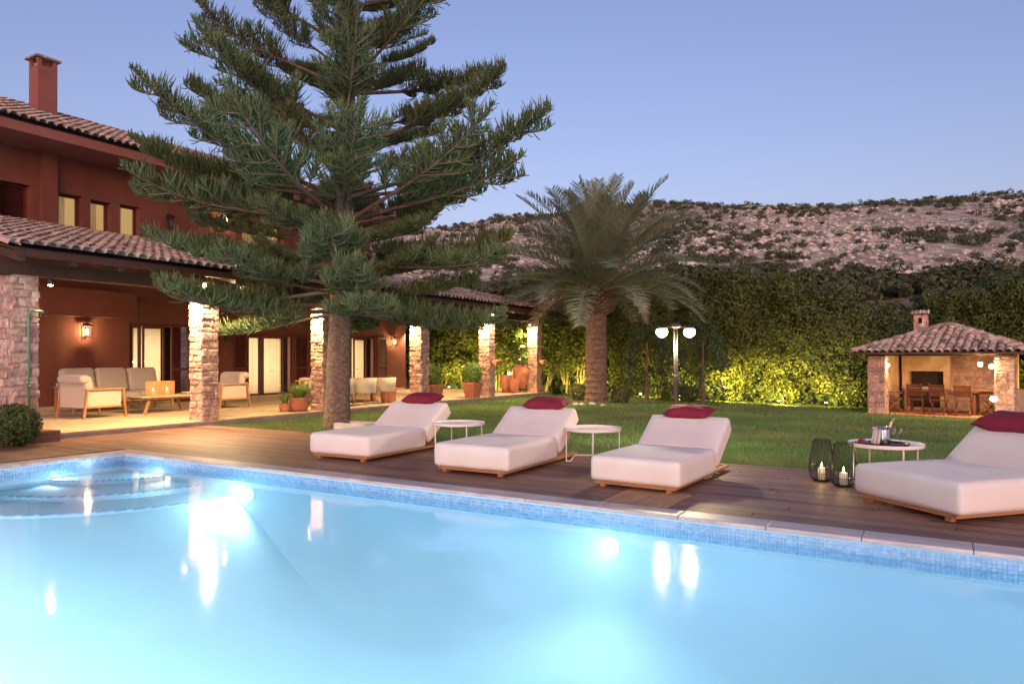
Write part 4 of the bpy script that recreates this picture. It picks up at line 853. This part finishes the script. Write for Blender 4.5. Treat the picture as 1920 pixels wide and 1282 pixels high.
def pav_lamp(p, lab, W):
    t = thing('pavilion_lamp', lab, 'lamp', gl(p), GA, 'lamps inside the pavilion'); MB().b2(-.05, .05, .0, .04, -.09, .11).build('back_plate', m_iron, t)
    MB().lathe([(0, -.07), (.05, -.05), (.065, 0), (.05, .05), (0, .07)], (0, -.05, 0), 12).build('globe', m_bulb2, t, smooth=True); MB().beam((0, .0, .075), (0, -.11, .075), .1, .012).build('hood', m_iron, t); light('lamp_light', 'POINT', (0, -.14, -.0), W, WARM, t, .06)
pav_lamp((.52, .30, 1.62), 'glowing lamp by the left pavilion pillar', 75); pav_lamp((GW - .9, .5, 1.66), 'glowing lamp inside the pavilion towards the right', 95); pav_lamp((GW - .56, .12, 1.60), 'glowing lamp by the right pavilion pillar', 60)
def folding_chair(p, rz, lab):
    t = thing('folding_chair', lab, 'chair', gl(p), GA + rz, 'wooden folding chairs in the pavilion')     # faces +y
    for s in (-.21, .21):
        MB().beam((s, .24, 0), (s, -.20, .48), .03, .045).build('leg', m_chfur, t); MB().beam((s * .9, -.30, 0), (s * .9, .18, .46), .03, .045).build('leg', m_chfur, t); MB().beam((s, -.18, .40), (s, -.34, .98), .03, .05).build('back_post', m_chfur, t); MB().beam((s * 1.1, -.24, .66), (s * 1.1, .22, .64), .045, .03).build('armrest', m_chfur, t)
    for k in range(5): MB().b2(-.21, .21, -.2 + k * .085, -.13 + k * .085, .445, .465).build('seat_slat', m_chfur, t)
    for k in range(6): MB().box((0, -.235 - k * .0165, .62 + k * .062), (.40, .016, .05), Euler((.26, 0, 0))).build('back_slat', m_chfur, t)
    MB().beam((-.21, -.29, .08), (.21, -.29, .08), .03, .03).build('stretcher', m_chfur, t)
for p, rz, lab in (((.55, 1.05, .05), R(-75), 'folding wooden chair at the left end of the pavilion table'), ((1.27, .62, .05), R(4), 'folding wooden chair seen from behind, left of the middle one'), ((1.95, .58, .05), R(-3), 'folding wooden chair seen from behind, middle of the pavilion table'), ((2.62, .62, .05), R(2), 'folding wooden chair seen from behind, right of the middle one'), ((3.2, 1.1, .05), R(78), 'folding wooden chair at the right end of the pavilion table')): folding_chair(p, rz, lab)
t = thing('pavilion_table', 'dark wooden dining table inside the pavilion', 'table', gl((1.9, 1.25, .05)), GA)
for k in range(7): MB().b2(-1.1, 1.1, -.42 + k * .12, -.31 + k * .12, .71, .74).build('table_board', m_chfur, t)
for sx in (-.95, .95):
    for sy in (-.32, .32): MB().b2(sx - .04, sx + .04, sy - .04, sy + .04, 0, .71).build('leg', m_chfur, t)
# garden lights
def garden_spot(x, y, h, tgt, lab, W, col=(1, .80, .34), ang=110):
    z = lawn_z(x, y) - .02; t = thing('garden_spot', lab, 'garden light', (x, y, z), 0, 'garden lights along the hedge')
    MB().tube([(0, 0, 0), (0, 0, h)], .015, 6).build('spike', m_iron, t); MB().lathe([(.02, 0), (.06, .02), (.065, .09), (.05, .1)], (0, 0, h), 12).build('housing', m_iron, t)
    MB().lathe([(0, .14), (.035, .13), (.05, .1)], (0, 0, h), 12).build('lens', m_bulb2, t); light('lamp_light', 'SPOT', (0, 0, h + .2), W, col, t, .05, Vector(tgt) , ang, .7).rotation_euler = (Vector(tgt) - Vector((x, y, z + h + .2))).to_track_quat('-Z', 'Y').to_euler()
YEL = (1, .68, .13)
pp = gl((GW - .42, -.55, 0)); t = thing('path_light', 'short post light glowing before the right pavilion pillar', 'garden light', (pp.x, pp.y, lawn_z(pp.x, pp.y)))
MB().tube([(0, 0, 0), (0, 0, .58)], .022, 8).build('post', m_post, t); MB().lathe([(.05, .57), (.085, .60), (.09, .66), (.06, .71), (0, .72)], n=16).build('globe', m_bulb2, t, smooth=True); light('lamp_light', 'POINT', (0, -.12, .66), 9, WARM, t, .06)
garden_spot(-7.1, 28.0, .55, (-7.0, 29.5, .35), 'garden spot on a spike glowing in front of the hedge', 420, YEL, 126)
garden_spot(-5.1, 28.2, .12, (-5.0, 29.4, .35), 'low garden spot before the hedge left of the pavilion', 420, YEL, 126)
garden_spot(-3.5, 28.6, .12, (-3.3, 29.8, .35), 'added low garden spot before the hedge at the left corner of the pavilion', 220, YEL, 126)  # extra spot added to spread light along the hedge
garden_spot(-8.9, 28.1, .10, (-8.9, 29.3, .35), 'low garden spot before the hedge behind the lamp post', 220, YEL, 126)
garden_spot(-10.4, 27.8, .10, (-10.2, 29.0, .7), 'low garden spot between palm and small conifer', 120, YEL, 130)
garden_spot(-12.9, 27.2, .10, (-13.0, 28.6, .7), 'low garden spot in the hedge right of the gallery', 150, YEL, 130)
garden_spot(3.6, 28.4, .12, (3.3, 30.4, 1.0), 'low garden spot at the right side of the pavilion', 140, YEL, 130)
def patio_spot(x, y, lab, W):
    t = thing('patio_uplight', lab, 'garden light', (x, y, PZ), 0, 'uplights behind the gallery'); MB().tube([(0, 0, 0), (0, 0, .08)], .05, 10).build('housing', m_iron, t); MB().lathe([(0, .1), (.04, .09), (.05, .081)], n=10).build('lens', m_bulb2, t); light('lamp_light', 'SPOT', (0, 0, .15), W, YEL, t, .05, (0, 1.6, 1.1), 130, .7)
patio_spot(-19.0, 26.4, 'uplight at the hedge behind the back of the gallery', 220); patio_spot(-17.2, 26.4, 'uplight at the hedge behind the middle of the gallery', 220); patio_spot(-15.6, 26.4, 'uplight at the hedge behind the clay jars', 160)
t = thing('jar_lamp', 'small glowing lamp standing behind the clay jars', 'garden light', (-15.1, 25.2, PZ)); MB().tube([(0, 0, 0), (0, 0, .72)], .02, 6).build('post', m_iron, t); MB().lathe([(0, .7), (.05, .72), (.06, .77), (.04, .82), (0, .83)], n=12).build('globe', m_bulb2, t, smooth=True); light('lamp_light', 'POINT', (.1, -.1, .8), 7, WARM, t, .05)

# ================================================================== hedge and trees
def hedge_tree(x, y, w, h, mtl, lab, n=4200, dep=1.1, base=.35, stems=4):
    z0 = lawn_z(x, y); t = thing('hedge_tree', lab, 'hedge tree', (x, y, z0), 0, 'tall leafy trees forming the hedge')
    k = 120; C = np.stack([rng.normal(0, .42, k) * w, rng.normal(0, .35, k) * dep, rng.uniform(0, 1, k) ** .85], 1)
    taper = 1 - .45 * np.clip(C[:, 2] - .6, 0, 1) / .4; C[:, 0] = np.clip(C[:, 0], -.8 * w, .8 * w) * taper; C[:, 2] = base + C[:, 2] * (h - base - .3)
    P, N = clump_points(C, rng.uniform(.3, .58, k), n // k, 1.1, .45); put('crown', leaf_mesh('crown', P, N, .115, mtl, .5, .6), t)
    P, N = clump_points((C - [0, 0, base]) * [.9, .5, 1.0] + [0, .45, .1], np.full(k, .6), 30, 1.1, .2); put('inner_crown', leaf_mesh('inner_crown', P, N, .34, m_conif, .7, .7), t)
    b = MB()
    for i in range(stems):
        sx = rnd(-.6, .6) * w; o_ = 0 if stems > 5 else .55; b.tube([(sx * .6, rnd(-.5, .1) + o_, -.05), (sx * .8, rnd(-.5, .1) + o_, .8), (sx, rnd(-.4, .2) + o_, h * .6)], [.035, .03, .015], 5)
    b.build('trunk', m_stem, t)
HT = [(-22.5, 28.6, 1.6, 4.6), (-20.6, 28.3, 1.5, 4.4), (-18.8, 28.4, 1.5, 4.3), (-17.1, 28.3, 1.5, 4.2), (-15.4, 28.6, 1.5, 4.5), (-13.7, 28.6, 1.5, 4.6), (-12.0, 29.0, 1.5, 4.9), (-10.2, 29.4, 1.6, 5.3), (-8.4, 29.6, 1.6, 5.7), (-6.7, 29.7, 1.5, 6.0), (-5.0, 29.8, 1.5, 5.9), (-3.3, 30.3, 1.5, 5.3), (-1.6, 30.8, 1.5, 4.9), (.2, 31.0, 1.5, 5.0), (2.0, 31.0, 1.6, 5.5), (3.8, 30.6, 1.6, 5.3), (5.5, 30.4, 1.6, 5.4)]
WH = ['behind the back of the gallery', 'behind the gallery end wall', 'left behind the end bay of the gallery', 'in the end bay of the gallery', 'behind the clay jars', 'right of the last pillar', 'directly left of the palm', 'directly behind the palm trunk', 'between palm and lamp post', 'behind the lamp post', 'behind the glowing garden spot', 'left of the pavilion roof', 'at the left corner of the pavilion', 'behind the pavilion chimney', 'behind the pavilion roof top', 'behind the right half of the pavilion', 'at the right edge of the photo']
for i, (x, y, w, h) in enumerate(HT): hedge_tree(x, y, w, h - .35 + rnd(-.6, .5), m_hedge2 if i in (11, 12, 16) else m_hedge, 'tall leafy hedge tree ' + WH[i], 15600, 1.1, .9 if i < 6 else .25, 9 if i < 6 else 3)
def cone_tree(x, y, r, h, lab, mtl=m_conif, n=5200, zb=.3):
    z0 = lawn_z(x, y); t = thing('conifer', lab, 'conifer', (x, y, z0), 0); k = 60; q = rng.uniform(0, 1, k) ** .8; a = rng.uniform(0, 6.3, k); rr = r * (np.sin(np.pi * (.28 + .72 * q)) ** .9) * .8
    C = np.stack([rr * np.cos(a), rr * np.sin(a), zb + q * (h - zb - .2)], 1); P, N = clump_points(C, rng.uniform(.22, .36, k), n // k, 1.5, .3); put('crown', leaf_mesh('crown', P, N, .10, mtl, .45, .6), t)
    MB().tube([(0, 0, -.05), (0, 0, h * .7)], [.09, .03], 8).build('trunk', m_limb, t)
cone_tree(-9.55, 26.2, 1.0, 3.3, 'small dark conifer beside the palm trunk', zb=.5); cone_tree(-7.5, 26.6, 1.1, 3.4, 'small dark conifer behind the lamp post')
def tall_pine(x, y, h, lab):
    t = thing('pine_tree', lab, 'tree', (x, y, -.4), 0); MB().tube([(0, 0, 0), (.1, 0, h * .8)], [.2, .06], 8).build('trunk', m_limb, t); k = 60; q = rng.uniform(.35, 1, k); a = rng.uniform(0, 6.3, k); rr = 1.7 * (1.15 - q) ** .6 * rng.uniform(.3, 1, k)
    P, N = clump_points(np.stack([rr * np.cos(a), rr * np.sin(a), q * h], 1), rng.uniform(.35, .6, k), 70, .8, .3); put('crown', leaf_mesh('crown', P, N, .16, m_conif, .35, .6), t)
tall_pine(-12.4, 36.5, 9.3, 'dark conifer rising behind the palm crown')
# ---- low plants at the hedge foot
for k, (x, y, r) in enumerate(((-9.0, 27.2, .5), (-8.3, 27.4, .42), (-11.6, 24.6, .4), (-9.9, 24.4, .35))):
    t = thing('garden_shrub', ('rounded dark shrub behind the lamp post', 'smaller rounded shrub right of the dark one', 'wispy shrub at the left foot of the palm', 'wispy shrub at the right foot of the palm')[k], 'shrub', (x, y, lawn_z(x, y))); ball(t, r, r * .75, 900, m_box if k < 2 else m_hedge2, .09, .85); MB().tube([(0, 0, -.02), (0, 0, r)], .03, 6).build('stem', m_limb, t)
for k in range(7):
    x, y = -11.9 + k * .33 + rnd(-.2, .2), 22.4 + rnd(-.7, .7); tag(MB().lathe([(0, -.02), (.09, 0), (.10, .04), (.05, .085), (0, .09)], n=7, jit=.25, sc_=(1.3, 1)).build('white_stone', m_pale, None, (x, y, lawn_z(x, y)), (0, 0, rnd(0, 6))), 'small white stone lying in the grass before the palm', 'stone', 'white stones in the grass before the palm')
# ---- Canary palm
PXX, PYY = -10.75, 24.15; pz = lawn_z(PXX, PYY); palm = thing('palm_tree', 'stout date palm with arching fronds on the lawn', 'palm', (PXX, PYY, pz))
prof = []; z = -.05; k = 0
while z < 3.5:
    r = .44 - .07 * min(1, z / .6) + .01 * (k % 2) + (.035 if k % 4 == 0 else 0); prof.append((r, z)); z += .055; k += 1
MB().lathe(prof, n=28, jit=.03).build('trunk', m_palmt, palm)
b = MB()
for i in range(230):    # cut leaf bases below the crown
    a = i * 2.39996; z = 3.2 + 1.0 * (i / 230); r = .46 + .26 * math.sin(math.pi * i / 230)
    d = Vector((math.cos(a), math.sin(a), .55)).normalized(); p0 = Vector((math.cos(a) * r * .75, math.sin(a) * r * .75, z)); b.beam(p0, p0 + d * rnd(.2, .34), .12, .05, (0, 0, 1))
b.build('leaf_bases', m_palmt, palm)
def frond_mesh(L, droop, mtl, seed):
    rr = np.random.default_rng(seed); n = 15; pts = []; ang = 0
    s = np.linspace(0, 1, n); th = -droop * s ** 1.6; dx = np.cos(th); dz = np.sin(th); X = np.concatenate([[0], np.cumsum(dx[:-1])]) * L / (n - 1); Zz = np.concatenate([[0], np.cumsum(dz[:-1])]) * L / (n - 1)
    b = MB(); b.tube([(X[i], 0, Zz[i]) for i in range(n)], [.035 * (1 - .85 * q) for q in s], 5)
    V = []; F = []; m = 84
    for i in range(m):
        q = .12 + .87 * i / m; px = np.interp(q, s, X); pz_ = np.interp(q, s, Zz); t_ = np.interp(q, s, th); tv = np.array([math.cos(t_), 0, math.sin(t_)]); nv = np.array([-math.sin(t_), 0, math.cos(t_)])
        ll = .62 * math.sin(math.pi * (.12 + .84 * q)) ** .6 * rr.uniform(.85, 1.1) * L / 3.4
        for sgn in (-1, 1):
            d = unit(tv * rr.uniform(.55, .8) + np.array([0, sgn, 0]) * rr.uniform(.75, 1) + nv * rr.uniform(.15, .55)); w = tv * .017 * L / 3.4; p0 = np.array([px, 0, pz_]); mid = p0 + d * ll * .5; tip = p0 + d * ll + np.array([0, 0, -.12 * ll])
            o = len(V); V += [p0 - w * .6, p0 + w * .6, mid + w, mid - w, tip]; F += [(o, o + 1, o + 2, o + 3), (o + 3, o + 2, o + 4)]
    b.mi = 0; b.add(V, F); return b.mesh('frond', mtl)
FM = [frond_mesh(4.4, d, m_frond, k) for k, d in enumerate((.3, .5, .75, 1.0, 1.2))]; FD = [frond_mesh(2.6, 1.2, m_frond_dry, 9), frond_mesh(3.1, 1.5, m_frond_dry, 10)]
for i in range(84):
    q = i / 84; a = i * 2.39996; el = R(85) - R(84) * q ** 1.1 + rnd(-.09, .09); k = min(4, int(q * 5 + rnd(-.4, .4) + .2)); me = FM[max(0, k)] if q < .93 else FD[i % 2]
    put('frond', me, palm, (.22 * math.cos(a) * q, .22 * math.sin(a) * q, 4.3 - .4 * q), (rnd(-.3, .3), -el, a), rnd(.88, 1.08) * (1.0 - .12 * (q < .2)))
# ---- Norfolk pine
TX, TY = -11.36, 11.57; tz0 = lawn_z(TX, TY); pine = thing('norfolk_pine', 'tall norfolk pine with tiered upswept branches in front of the villa', 'pine tree', (TX, TY, tz0))
def trunk_at(z): return Vector((.30 * RGT.x * (z / 10), .30 * RGT.y * (z / 10), z))
b = MB(); n = 22; V = []; zs = np.concatenate([np.linspace(-.08, .6, 8), np.linspace(.8, 15.5, 60)])
for z in zs:
    r = .268 * (1 - z / 17.5) ** .9 + .05 * math.exp(-max(z, 0) / .25); c = trunk_at(z)
    for j in range(n):
        a = 2 * math.pi * j / n; q = r * (1 + .07 * noise.noise(Vector((math.cos(a) * 2.5, math.sin(a) * 2.5, z * 3))) + .035 * noise.noise(Vector((math.cos(a) * 8, math.sin(a) * 8, z * 9)))); V.append((c.x + q * math.cos(a), c.y + q * math.sin(a), z))
b.add(V, [(i * n + j, i * n + (j + 1) % n, (i + 1) * n + (j + 1) % n, (i + 1) * n + j) for i in range(len(zs) - 1) for j in range(n)]); b.build('trunk', m_bark, pine, smooth=True)
def branch_mesh(seed, dead=0):
    """a branch 1 unit... built 4.4 m long along +x, curving up to its tip, with side branches and upright needle cords"""
    rr = np.random.default_rng(seed); rd = random.Random(seed); L = 4.4; b = MB()
    axes = []
    def axis(p0, d0, ln, r0, upc, k):
        pts = [np.array(p0)]; d = unit(np.array(d0, float)); n = 12
        for i in range(n):
            q = (i + 1) / n; d = unit(d + np.array([0, 0, upc * (q - .35) * .16]) + rr.normal(0, .018, 3)); pts.append(pts[-1] + d * ln / n)
        pts = np.array(pts); b.tube(pts, [r0 * (1 - .8 * i / n) + .004 for i in range(n + 1)], 5); axes.append((pts, ln, k)); return pts
    b.mi = 0; main = axis((0, 0, 0), (1, 0, 0), L, .055, 1, 0)
    for i in range(13):
        q = .32 + .6 * i / 13 + rr.uniform(-.02, .02); p = np.array([np.interp(q * 12, range(13), main[:, c_]) for c_ in range(3)]); sgn = 1 if i % 2 else -1
        axis(p, (.75, sgn * rr.uniform(.45, .8), rr.uniform(-.02, .15)), rr.uniform(.55, 1.2) * (1.25 - .65 * q), .018, 1.3, 1)
    base = []; dirs = []; lens = []; tips = []
    for pts, ln, k in axes:
        start = .42 if k == 0 else .2; m = int(ln * (66 if k == 0 else 68)); seg = np.arange(13)
        for i in range(m):
            q = start + (1 - start) * (i + rr.random()) / m; p = np.array([np.interp(q * 12, seg, pts[:, c_]) for c_ in range(3)]); tv = unit(pts[min(12, int(q * 12) + 1)] - pts[max(0, int(q * 12) - 0)] if int(q * 12) < 12 else pts[12] - pts[11]); sv = unit(np.cross(tv, [0, 0, 1.])); sgn = 1 if i % 2 else -1
            d = unit(tv * rr.uniform(.35, .75) + sv * sgn * rr.uniform(.15, .75) + np.array([0, 0, rr.uniform(.5, 1.1) if rr.random() < .72 else rr.uniform(-.35, .4)]) + rr.normal(0, .22, 3))
            base.append(p); dirs.append(d); lens.append((.40 if k == 0 else .33) * rr.uniform(.5, 1.2) * (1.05 - .72 * max(0, (q - .55) / .45) ** 1.5))
    B = np.array(base); D = np.array(dirs); Ls = np.array(lens)[:, None]; nn = len(B); A1 = unit(np.cross(D, rr.normal(0, 1, (nn, 3)))); A2 = np.cross(D, A1); rings = []
    ts = (0, .4, .78, 1); rs = (.008, .0115, .0105, .004)
    for t_, r_ in zip(ts, rs):
        c_ = B + D * Ls * t_ + np.array([0, 0, 1.]) * Ls * .34 * t_ * t_
        for k in range(3): rings.append(c_ + (A1 * math.cos(2.094 * k) + A2 * math.sin(2.094 * k)) * r_)
    V = np.stack(rings, 1).reshape(-1, 3); fl = []
    for s_ in range(3):
        for k in range(3): fl.append([s_ * 3 + k, s_ * 3 + (k + 1) % 3, s_ * 3 + 3 + (k + 1) % 3, s_ * 3 + 3 + k])
    F = (np.arange(nn)[:, None, None] * 12 + np.array(fl)[None]); young = (rr.random(nn) < .25)
    mi = np.repeat(np.where(young, 2, 1)[:, None], 9, 1).copy(); mi[:, 6:] = np.where(rr.random(nn) < .55, 2, 1)[:, None]
    wv = np.array(b.v); wf = np.array([f for f in b.f if len(f) == 4])
    V = np.concatenate([wv, V]); Fq = np.concatenate([wf, F.reshape(-1, 4) + len(wv)])
    return np_mesh('branch', V, Fq, [m_limb, m_needle, m_needle_tip], np.concatenate([np.zeros(len(wf), int), mi.ravel()]))
BM = [branch_mesh(s) for s in range(7)]
# tiers: height, branch count, pitch at the root (deg), length factor
TIERS = [(2.62, 7, -2, 0.9), (2.95, 6, 4, 0.88), (3.2, 4, 12, 0.6), (3.55, 7, 7, 0.98), (4.0, 6, 12, 0.66), (4.45, 7, 14, 1.06), (4.75, 5, 20, 0.6), (5.0, 6, 18, 1.0), (5.4, 3, 24, 0.55), (6.1, 6, 22, 0.902), (6.5, 4, 24, 0.736), (7.4, 6, 24, 0.828), (7.9, 4, 22, 0.552), (8.4, 6, 27, 0.773), (9.2, 6, 29, 0.718), (9.8, 4, 26, 0.46), (10.3, 6, 31, 0.662), (11.4, 6, 32, 0.589), (12.5, 5, 33, 0.506), (13.6, 5, 36, 0.405), (14.6, 5, 40, 0.294)]
kk = 0
for ti, (z, cnt, pit, lf) in enumerate(TIERS):
    a0 = rnd(0, 6.3)
    for i in range(cnt):
        a = a0 + 2 * math.pi * i / cnt + rnd(-.28, .28); c = trunk_at(z + rnd(-.08, .08)); s = lf * rnd(.88, 1.1)
        put('branch', BM[(kk * 3 + ti) % 7], pine, c, (rnd(-.3, .3), -R(pit + rnd(-6, 6)), a), (s * rnd(.9, 1.08), s * rnd(.85, 1.2), s * rnd(.85, 1.15))); kk += 1
b = MB()      # dead twigs hanging from the lower trunk
for i in range(26):
    a = rnd(0, 6.3); z = rnd(2.9, 6.5); p = trunk_at(z) + Vector((math.cos(a) * .25, math.sin(a) * .25, 0)); q = p + Vector((math.cos(a), math.sin(a), rnd(-.1, .3))) * rnd(.4, 1.2); b.tube([p, q, q + Vector((rnd(-.2, .2), rnd(-.2, .2), rnd(-.4, .0)))], [.015, .01, .004], 4)
tag(b.build('dead_twigs', m_dead, pine), kind='stuff')
t = thing('whitewashed_crate', 'low whitewashed planter box at the foot of the pine', 'planter box', (-10.75, 11.5, -.06), R(12))
for s in (-1, 1): MB().b2(-.38, .38, s * .24 - .012, s * .24 + .012, 0, .17).build('side_board', m_pale, t); MB().b2(s * .367 - .012, s * .367 + .012, -.225, .225, 0, .165).build('end_board', m_pale, t)
MB().b2(-.35, .35, -.22, .22, .0, .12).build('soil', m_earth, t)

n = 1500; a_ = rng.uniform(0, 6.3, n); rr_ = rng.uniform(.3, 4.2, n); X = TX + rr_ * np.cos(a_); Y = TY + rr_ * np.sin(a_) - .5; ok = (X > -13.8) & (Y > 6.9); X = X[ok]; Y = Y[ok]; n = len(X)
Z = np.where(Y < 10.22, .002, np.array([lawn_z(x, y) for x, y in zip(X, Y)]) + .03); L_ = rng.uniform(.03, .09, n); q = rng.uniform(0, 6.3, n); dx_, dy_ = np.cos(q) * L_, np.sin(q) * L_; w_ = .006
V = np.stack([np.stack([X - dx_ - dy_ / L_ * w_, Y - dy_ + dx_ / L_ * w_, Z], 1), np.stack([X - dx_ + dy_ / L_ * w_, Y - dy_ - dx_ / L_ * w_, Z], 1), np.stack([X + dx_, Y + dy_, Z + .004], 1)], 1).reshape(-1, 3)
tag(put('fallen_twigs', np_mesh('fallen_twigs', V, np.arange(3 * n).reshape(n, 3), m_dead)), 'dry fallen pine twigs strewn under the pine', 'twigs', kind='stuff')
